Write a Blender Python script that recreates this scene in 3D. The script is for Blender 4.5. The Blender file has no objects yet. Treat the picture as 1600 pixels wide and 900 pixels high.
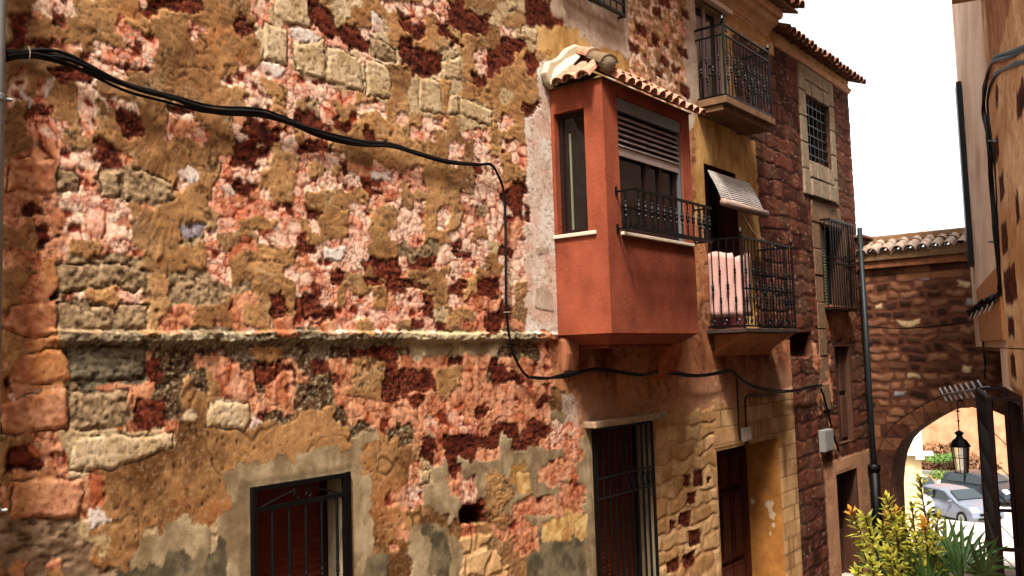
import bpy, bmesh, math, random
import numpy as np
from mathutils import Vector, Matrix, Quaternion
random.seed(7); rng = np.random.RandomState(7)
S = bpy.context.scene
COL = S.collection
# ---------------------------------------------------------------- camera
cam = bpy.data.cameras.new('camera'); camo = bpy.data.objects.new('camera', cam); COL.objects.link(camo)
cam.sensor_width = 36; cam.lens = 31.562; cam.clip_end = 600; cam.clip_start = .05
Rw = Matrix(((0.61652713, -0.04203594, -0.7862107), (-0.78673944, -0.0716807, -0.61310924), (-0.03058351, 0.99654145, -0.07726443)))
camo.matrix_world = Matrix.Translation((0, -5.0, 1.6)) @ Rw.to_4x4()
S.camera = camo
# ---------------------------------------------------------------- light
SUN_EL, SUN_AZ = math.radians(60), math.radians(208)      # direction the light comes from, azimuth from +X towards +Y
w = bpy.data.worlds.new('World'); S.world = w; w.use_nodes = True
nt = w.node_tree; nt.nodes.clear()
sky = nt.nodes.new('ShaderNodeTexSky'); sky.sky_type = 'NISHITA'; sky.sun_disc = False
sky.sun_elevation = SUN_EL; sky.sun_rotation = math.radians(90) - SUN_AZ
sky.dust_density = 5; sky.air_density = 1.0; sky.ozone_density = 1
bw = nt.nodes.new('ShaderNodeRGBToBW'); mx = nt.nodes.new('ShaderNodeMix'); mx.data_type = 'RGBA'
mx.inputs['Factor'].default_value = .88
wt = nt.nodes.new('ShaderNodeVectorMath'); wt.operation = 'MULTIPLY'; wt.inputs[1].default_value = (1.03, 1.0, .96)   # bright warm overcast
bg = nt.nodes.new('ShaderNodeBackground'); bg.inputs['Strength'].default_value = .15
wo = nt.nodes.new('ShaderNodeOutputWorld')
nt.links.new(sky.outputs[0], bw.inputs[0]); nt.links.new(sky.outputs[0], mx.inputs['A']); nt.links.new(bw.outputs[0], wt.inputs[0]); nt.links.new(wt.outputs[0], mx.inputs['B'])
nt.links.new(mx.outputs['Result'], bg.inputs['Color']); nt.links.new(bg.outputs[0], wo.inputs[0])
sl = bpy.data.lights.new('sun', 'SUN'); sl.energy = 3.2; sl.angle = math.radians(9); sl.color = (1, .95, .88)
so = bpy.data.objects.new('sun', sl); COL.objects.link(so)
d = Vector((math.cos(SUN_EL)*math.cos(SUN_AZ), math.cos(SUN_EL)*math.sin(SUN_AZ), math.sin(SUN_EL)))
so.rotation_euler = d.to_track_quat('Z', 'Y').to_euler(); so.location = (0, -8, 20)
vs = S.view_settings; vs.view_transform = 'Standard'; vs.look = 'None'; vs.exposure = 2.15; vs.gamma = 1; vs.use_curve_mapping = False
S.render.film_transparent = False
S.cycles.max_bounces = 6; S.cycles.diffuse_bounces = 2

# ---------------------------------------------------------------- helpers
def tag(o, label=None, cat=None, group=None, kind=None):
    if label: o['label'] = label
    if cat: o['category'] = cat
    if group: o['group'] = group
    if kind: o['kind'] = kind
    return o
def empty(name, loc, label=None, cat=None, group=None, rz=0):
    o = bpy.data.objects.new(name, None); COL.objects.link(o); o.location = loc; o.rotation_euler = (0, 0, rz); o.empty_display_size = .2
    bpy.context.view_layer.update()
    return tag(o, label, cat, group)
def srgb(r, g, b):
    f = lambda c: ((c/255+.055)/1.055)**2.4 if c > 10.3 else c/255/12.92
    return (f(r)*EX, f(g)*EX, f(b)*EX)
EX = .56
MATS = {}
def mat(name, rgb, rough=.8, metal=0, var=.25, vscale=6, bump=.3, bscale=60, rgb2=None, spec=.12, stretch=(1, 1, 1), bdist=.004):
    if name in MATS: return MATS[name]
    m = bpy.data.materials.new(name); m.use_nodes = True; N = m.node_tree; b = N.nodes['Principled BSDF']
    b.inputs['Roughness'].default_value = rough; b.inputs['Metallic'].default_value = metal
    if spec is not None: b.inputs['Specular IOR Level'].default_value = spec
    tc = N.nodes.new('ShaderNodeTexCoord'); mp = N.nodes.new('ShaderNodeMapping'); mp.inputs['Scale'].default_value = stretch
    N.links.new(tc.outputs['Object'], mp.inputs['Vector'])
    n = N.nodes.new('ShaderNodeTexNoise'); n.inputs['Scale'].default_value = vscale; n.inputs['Detail'].default_value = 8; n.inputs['Roughness'].default_value = .65
    N.links.new(mp.outputs[0], n.inputs['Vector'])
    r = N.nodes.new('ShaderNodeValToRGB'); r.color_ramp.elements[0].position = .3; r.color_ramp.elements[1].position = .7
    c2 = rgb2 or tuple(min(1, c*(1+var)) for c in rgb); c1 = rgb if rgb2 else tuple(c*(1-var) for c in rgb)
    r.color_ramp.elements[0].color = (*c1, 1); r.color_ramp.elements[1].color = (*c2, 1)
    N.links.new(n.outputs[0], r.inputs[0]); N.links.new(r.outputs[0], b.inputs['Base Color'])
    if bump:
        n2 = N.nodes.new('ShaderNodeTexNoise'); n2.inputs['Scale'].default_value = bscale; n2.inputs['Detail'].default_value = 6
        N.links.new(mp.outputs[0], n2.inputs['Vector'])
        bp = N.nodes.new('ShaderNodeBump'); bp.inputs['Strength'].default_value = bump; bp.inputs['Distance'].default_value = bdist
        N.links.new(n2.outputs[0], bp.inputs['Height']); N.links.new(bp.outputs[0], b.inputs['Normal'])
    MATS[name] = m
    return m
def glass_mat(name, tint, rough=.05):
    m = bpy.data.materials.new(name); m.use_nodes = True; b = m.node_tree.nodes['Principled BSDF']
    b.inputs['Base Color'].default_value = (*tint, 1); b.inputs['Roughness'].default_value = rough; b.inputs['IOR'].default_value = 1.5
    b.inputs['Specular IOR Level'].default_value = .3
    MATS[name] = m; return m
def obj(name, bm, m, parent=None, smooth=False, bevel=0):
    me = bpy.data.meshes.new(name)
    if isinstance(bm, bmesh.types.BMesh): bm.to_mesh(me); bm.free()
    else: me.from_pydata(bm[0], [], bm[1])
    me.materials.append(m)
    if smooth: me.shade_smooth()
    o = bpy.data.objects.new(name, me); COL.objects.link(o)
    if parent:
        o.parent = parent; o.matrix_parent_inverse = parent.matrix_world.inverted()
    if bevel:
        md = o.modifiers.new('bevel', 'BEVEL'); md.width = bevel; md.segments = 2; md.limit_method = 'ANGLE'
    return o
def BM(): return bmesh.new()
def box(bm, x0, x1, y0, y1, z0, z1):
    v = [bm.verts.new((x, y, z)) for z in (z0, z1) for y in (y0, y1) for x in (x0, x1)]
    for f in ((0, 2, 3, 1), (4, 5, 7, 6), (0, 1, 5, 4), (2, 6, 7, 3), (0, 4, 6, 2), (1, 3, 7, 5)): bm.faces.new([v[i] for i in f])
def obox(bm, c, ax, hx, hy, hz):
    c = Vector(c); X, Y, Z = ax
    v = [bm.verts.new(c + X*(sx*hx) + Y*(sy*hy) + Z*(sz*hz)) for sz in (-1, 1) for sy in (-1, 1) for sx in (-1, 1)]
    for f in ((0, 2, 3, 1), (4, 5, 7, 6), (0, 1, 5, 4), (2, 6, 7, 3), (0, 4, 6, 2), (1, 3, 7, 5)): bm.faces.new([v[i] for i in f])
def frame_axes(d):
    d = Vector(d).normalized(); u = Vector((0, 0, 1)) if abs(d.z) < .95 else Vector((1, 0, 0))
    a = d.cross(u).normalized(); b = a.cross(d).normalized(); return d, a, b
def tube(bm, pts, r, n=6, cap=True, rs=None):
    pts = [Vector(p) for p in pts]; rings = []
    pa = None
    for i, p in enumerate(pts):
        d = (pts[min(i+1, len(pts)-1)] - pts[max(i-1, 0)]).normalized()
        if pa is None: _, a, b = frame_axes(d)
        else:
            a = (pa - d*pa.dot(d)).normalized(); b = a.cross(d).normalized()
        pa = a; rr = rs[i] if rs else r
        rings.append([bm.verts.new(p + (a*math.cos(t)+b*math.sin(t))*rr) for t in [2*math.pi*k/n for k in range(n)]])
    for A, B in zip(rings, rings[1:]):
        for k in range(n): bm.faces.new((A[k], A[(k+1) % n], B[(k+1) % n], B[k]))
    if cap: bm.faces.new(rings[0][::-1]); bm.faces.new(rings[-1])
def bar(bm, p, q, w_, h_=None):
    p, q = Vector(p), Vector(q); ax = frame_axes(q-p); obox(bm, (p+q)/2, ax, (q-p).length/2, w_/2, (h_ or w_)/2)
def lathe(bm, c, prof, n=8, axis=(0, 0, 1)):
    d, a, b = frame_axes(axis) ; c = Vector(c); rings = []
    for r, z in prof: rings.append([bm.verts.new(c + d*z + (a*math.cos(t)+b*math.sin(t))*r) for t in [2*math.pi*k/n for k in range(n)]])
    for A, B in zip(rings, rings[1:]):
        for k in range(n): bm.faces.new((A[k], A[(k+1) % n], B[(k+1) % n], B[k]))
    bm.faces.new(rings[0][::-1]); bm.faces.new(rings[-1])
def prism(bm, pts, d):
    d = Vector(d); A = [bm.verts.new(p) for p in pts]; B = [bm.verts.new(Vector(p)+d) for p in pts]; n = len(A)
    bm.faces.new(A[::-1]); bm.faces.new(B)
    for k in range(n): bm.faces.new((A[k], A[(k+1) % n], B[(k+1) % n], B[k]))
def copy_tree(o, parent=None):
    c = o.copy(); COL.objects.link(c); c.parent = parent
    for ch in o.children: copy_tree(ch, c)
    return c

# ---------------------------------------------------------------- noise in numpy
_T = rng.rand(16, 256, 256).astype(np.float32)
def vnoise(x, y, s=0):
    T = _T[s % 16]; off = (s//16)*37
    xi = np.floor(x).astype(np.int32); yi = np.floor(y).astype(np.int32); fx = (x-xi).astype(np.float32); fy = (y-yi).astype(np.float32)
    fx = fx*fx*(3-2*fx); fy = fy*fy*(3-2*fy); a = (xi+off) & 255; b = (yi+off) & 255; a1 = (a+1) & 255; b1 = (b+1) & 255
    return (T[a, b]*(1-fx)+T[a1, b]*fx)*(1-fy)+(T[a, b1]*(1-fx)+T[a1, b1]*fx)*fy
def fbm(x, y, s=0, o=4, g=.5):
    t = 0; A = 1; n = 0; k = 1
    for i in range(o): t = t+A*vnoise(x*k+i*5.3, y*k+i*9.1, s+i); n += A; A *= g; k *= 2.03
    return t/n
def worley(x, y, s=0, jit=.9):
    xi = np.floor(x).astype(np.int32); yi = np.floor(y).astype(np.int32)
    f1 = np.full(x.shape, 9., np.float32); f2 = f1.copy(); cid = np.zeros(x.shape, np.float32)
    for i in (-1, 0, 1):
        for j in (-1, 0, 1):
            a = (xi+i) & 255; b = (yi+j) & 255
            px = xi+i+.5+jit*(_T[s % 16][a, b]-.5); py = yi+j+.5+jit*(_T[(s+1) % 16][a, b]-.5)
            dd = np.sqrt((px-x)**2+(py-y)**2).astype(np.float32); near = dd < f1
            f2 = np.where(near, f1, np.minimum(f2, dd)); cid = np.where(near, _T[(s+2) % 16][a, b], cid); f1 = np.where(near, dd, f1)
    return f1, f2-f1, cid
def bricks(x, y, bw_, bh, s=0, jit=.35, warp=0.0):
    """irregular coursed stones: returns distance to joint (m), id"""
    if warp: x = x+warp*(fbm(x*4, y*4, s+5, 2)-.5)*2; y = y+warp*(fbm(x*4, y*4, s+6, 2)-.5)*2
    row = np.floor(y/bh).astype(np.int32)
    yo = y/bh-row
    sh = _T[s % 16][row & 255, 3]*7
    cx = x/bw_+sh; col = np.floor(cx).astype(np.int32); fx = cx-col
    e0 = jit*(_T[(s+1) % 16][row & 255, col & 255]-.5); e1 = jit*(_T[(s+1) % 16][row & 255, (col+1) & 255]-.5)
    low = fx < e0; high = fx > 1+e1
    colx = col-low.astype(np.int32)+high.astype(np.int32)
    l = np.where(low, -1+jit*(_T[(s+1) % 16][row & 255, (col-1) & 255]-.5), np.where(high, 1+e1, e0))
    r = np.where(low, e0, np.where(high, 2+jit*(_T[(s+1) % 16][row & 255, (col+2) & 255]-.5), 1+e1))
    dx = np.minimum(fx-l, r-fx)*bw_; dy = np.minimum(yo, 1-yo)*bh
    return np.minimum(dx, dy), _T[(s+2) % 16][row & 255, colx & 255]
def ss(a, b, x): t = np.clip((x-a)/(b-a), 0, 1); return t*t*(3-2*t)
def L(*c): return np.array(srgb(*c), np.float32)*ALB
ALB = .80
def mixc(a, b, t): return a*(1-t[:, None])+b*t[:, None]
# ---------------------------------------------------------------- survey of the near facade: what covers the wall, block by block
SURVEY={
(0,0):"""ooppppooobbrrrro
orsoroooopoooooo
oroooooooopoooop
rrrrspopporpoooo
oooooorpppppoooo
oooorrsppprroooo
opopooproooooooo
opopooppoooooooo
oorroopopppoorro""",
(320,0):"""oooppcccroccoopp
ooropcccrrcoocor
bbrrccppprrrpcoo
boooccsccpprrcor
ooboccpcccccpccr
oopppppcccccccoo
opppooppppccccoo
oooppoppppppocoo
oooppopogpooppoo""",
(640,0):"""ppproooccrraaaaa
poprrrcoorrraaaa
rororropccyyyaaa
ooorooorrcyyyyaa
rrccoprroroyyyyy
rrccoproorwwyyyy
ccocoroooowwwwww
ccocooocoowwwwww
ccocccooorwwwwww""",
(0,180):"""oopppopoorrooppo
oospoopooorooppp
oosssoorrooooooo
oksspppprrsooooo
kkkkggpsgggooopo
kkkkggppgggggopo
kkkkppppgggggooo
ssrssppppposoooo
ssossppppsoooogg""",
(320,180):"""oosrrsorrprpooop
ooprrrpospoorooo
oorrpoprrroooooo
oprrpooppppooooo
opppooopopossppp
pprroooppppprrpo
pssspoopoooooppo
oppppprprooppoop
opsooppopooppoop""",
(640,180):"""oppoccopowwwwwww
ppooppooowwwwwww
ooopopoppwwwwwww
ooopoppopwwwwwww
poooorpoowwwwwww
pooooppsrwwwwwww
ooooppprrwwwwwww
poposgpprwwwwwww
popopspsswwwwwww""",
(0,360):"""ooorssppppoooogg
ssssspoospsoobbo
soskgggggggobbbo
ooskggggggggoggg
ooskgggooppooggg
ookkgspooppooggg
kkkkgggggggoosso
kkkkgggggggoosso
ookkxxxxxxxxxxxx""",
(320,360):"""poooppproooppopp
ppssooorrppppoog
ppoooopspppprrrp
ppoooopppproorrs
ggggoooprpoooorr
gossororrpopposp
oosoororrrpppppp
sospopppssppoppo
xxxxxxxxxxxxxxxx""",
(640,360):"""pooppopsswwwwwww
ggprppcrpwwwwwww
rrppppoppwwwwwww
ooopposppwwwwwww
poororrpowwwwwww
proppsspowwwwwww
prcooprrowwwwwww
rprossrsswwwwwww
xxxxxxxxxxmmmmmm""",
(0,540):"""ookkkGGGGGGsllll
okkkkGGGGGGrrlls
rkkkkGGGGGGrrlll
pkppkgGGssssllbb
kkkkkgGGggsrrlbb
kkkkkgggggsrrlcb
kkkkkccccssrrsbb
ooosscccccccccbb
rrsskcccccbbbbbb""",
(320,540):"""llxxbbxlxxlrrrrl
ssslrrslrrssoors
bssslrrsllrsooor
bssslsslllsooorr
cccsssslllssssrs
cccprllbbblsssss
bbbbbbbbbbbllsll
bbbbbbbbbbbttbbl
bbbbbbbtttttbbbb""",
(640,540):"""xttxtttlllsmmmmm
sssrssrssssmmmmm
rsoosslrrssmmmmm
ssossssssssbmmmm
rsssssssssrbwmmm
ssppsrssssstwmmm
spsppsrrsrrppstt
srsrrrrtrrspsttt
orsrrsstttttsstt""",
(0,720):"""rrrsscccbbbbbbbb
okkkkkksbbbbbbbb
skkkkkksbbbbbbbb
skkkkkksbbbbbbbb
eeeeeeswbbbbbbbb
eeeeeecbbbbcbttt
eeeeeeecbbbttttt
eeeeeeebbbtttddt
kkekkeeeeddddddd""",
(320,720):"""bbttttttttttbbbb
bbtttttttttttbbb
bbtttttttttttbbs
bbtttttttttttbss
bttttttttttttbbb
cttttttttttttbbs
cdtttttttttttbsb
ddttttttttttddbb
ddttttttttttddbb""",
(640,720):"""sctrttttytsssttt
sctsptooytsssttt
pttsptoottttssst
ptttrrotssskkstt
bbbtrroosttkyytt
tdtbsbsssstyyytt
ttdtnnoossddddtt
ttdtnnnooddddddt
ttdtnnnnoddddddt""",
}
M={}
for (x0,y0),t in SURVEY.items():
    for j,r in enumerate(t.split()):
        r=(r+r[-1]*16)[:16]
        for i,ch in enumerate(r): M[(x0//20+i,y0//20+j)]=ch
def proj(p):
    q=Rw.transposed()@(Vector(p)-Vector((0,-5,1.6)))
    return 800-1402.747*q.x/q.z, 450+1402.747*q.y/q.z
def inpoly(x,y,pts):
    r=False;n=len(pts);j=n-1
    for i in range(n):
        xi,yi=pts[i];xj,yj=pts[j]
        if (yi>y)!=(yj>y) and x<(xj-xi)*(y-yi)/(yj-yi)+xi: r=not r
        j=i
    return r
def cls(u,v):
    x,y=proj((u,0,v))
    if u>7.1 and v<1.78 and x>860:
        # lower right
        if x<912 and v<1.3: return M.get((int(x//20),int(min(y,899)//20)),'t')
        if v>.98+.1*math.sin(u*5) : 
            return 'm'
        if u<7.62: return 't'
        if u<8.83: return 'm' if v>.86 else 't'
        if u<10.38: return 'm' if v>.93 else 'n'
        return 'N' if v<1.05 else 'm'
    if u>11.5 and v>1.78:
        if u<11.45+.45 and v<4.4+.2: return 'y' if u<12.1 else 'R'
        if u<12.2 and 2.9<v<4.6: return 'y'
        return 'R' if v<6.05 else 'n'
    if u>8.85 and v>1.78 and x>1084:
        if v<4.75: return 'm' if v<3.2 else 'y'
        return 'a' if u<10.45 else 'n'
    if inpoly(x,y,[(868,-400),(978,-400),(980,88),(950,75),(905,45),(870,25)]): return 'a'
    if x>958 and y<200:
        if x>1068: return 'a'
        if inpoly(x,y,[(940,60),(975,85),(992,135),(940,110)]): return 'y'
        return random.choice('oopppo')
    if x<0 or y<0 or y>=900:
        k=(int(min(max(x,0),1339)//20),int(min(max(y,0),899)//20))
        c=M.get(k,'o' if y<0 else 'b')
        if y<0: return random.choice('ooooppr'+c)
        return c if c in 'bedtn' else 'b'
    return M.get((int(x//20),int(y//20)),'m')
MAP_U0,MAP_V0,MAP_ST=1.2,-2.0,0.05
MAP=[[cls(MAP_U0+i*MAP_ST,MAP_V0+j*MAP_ST) for i in range(239)] for j in range(172)]
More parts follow.
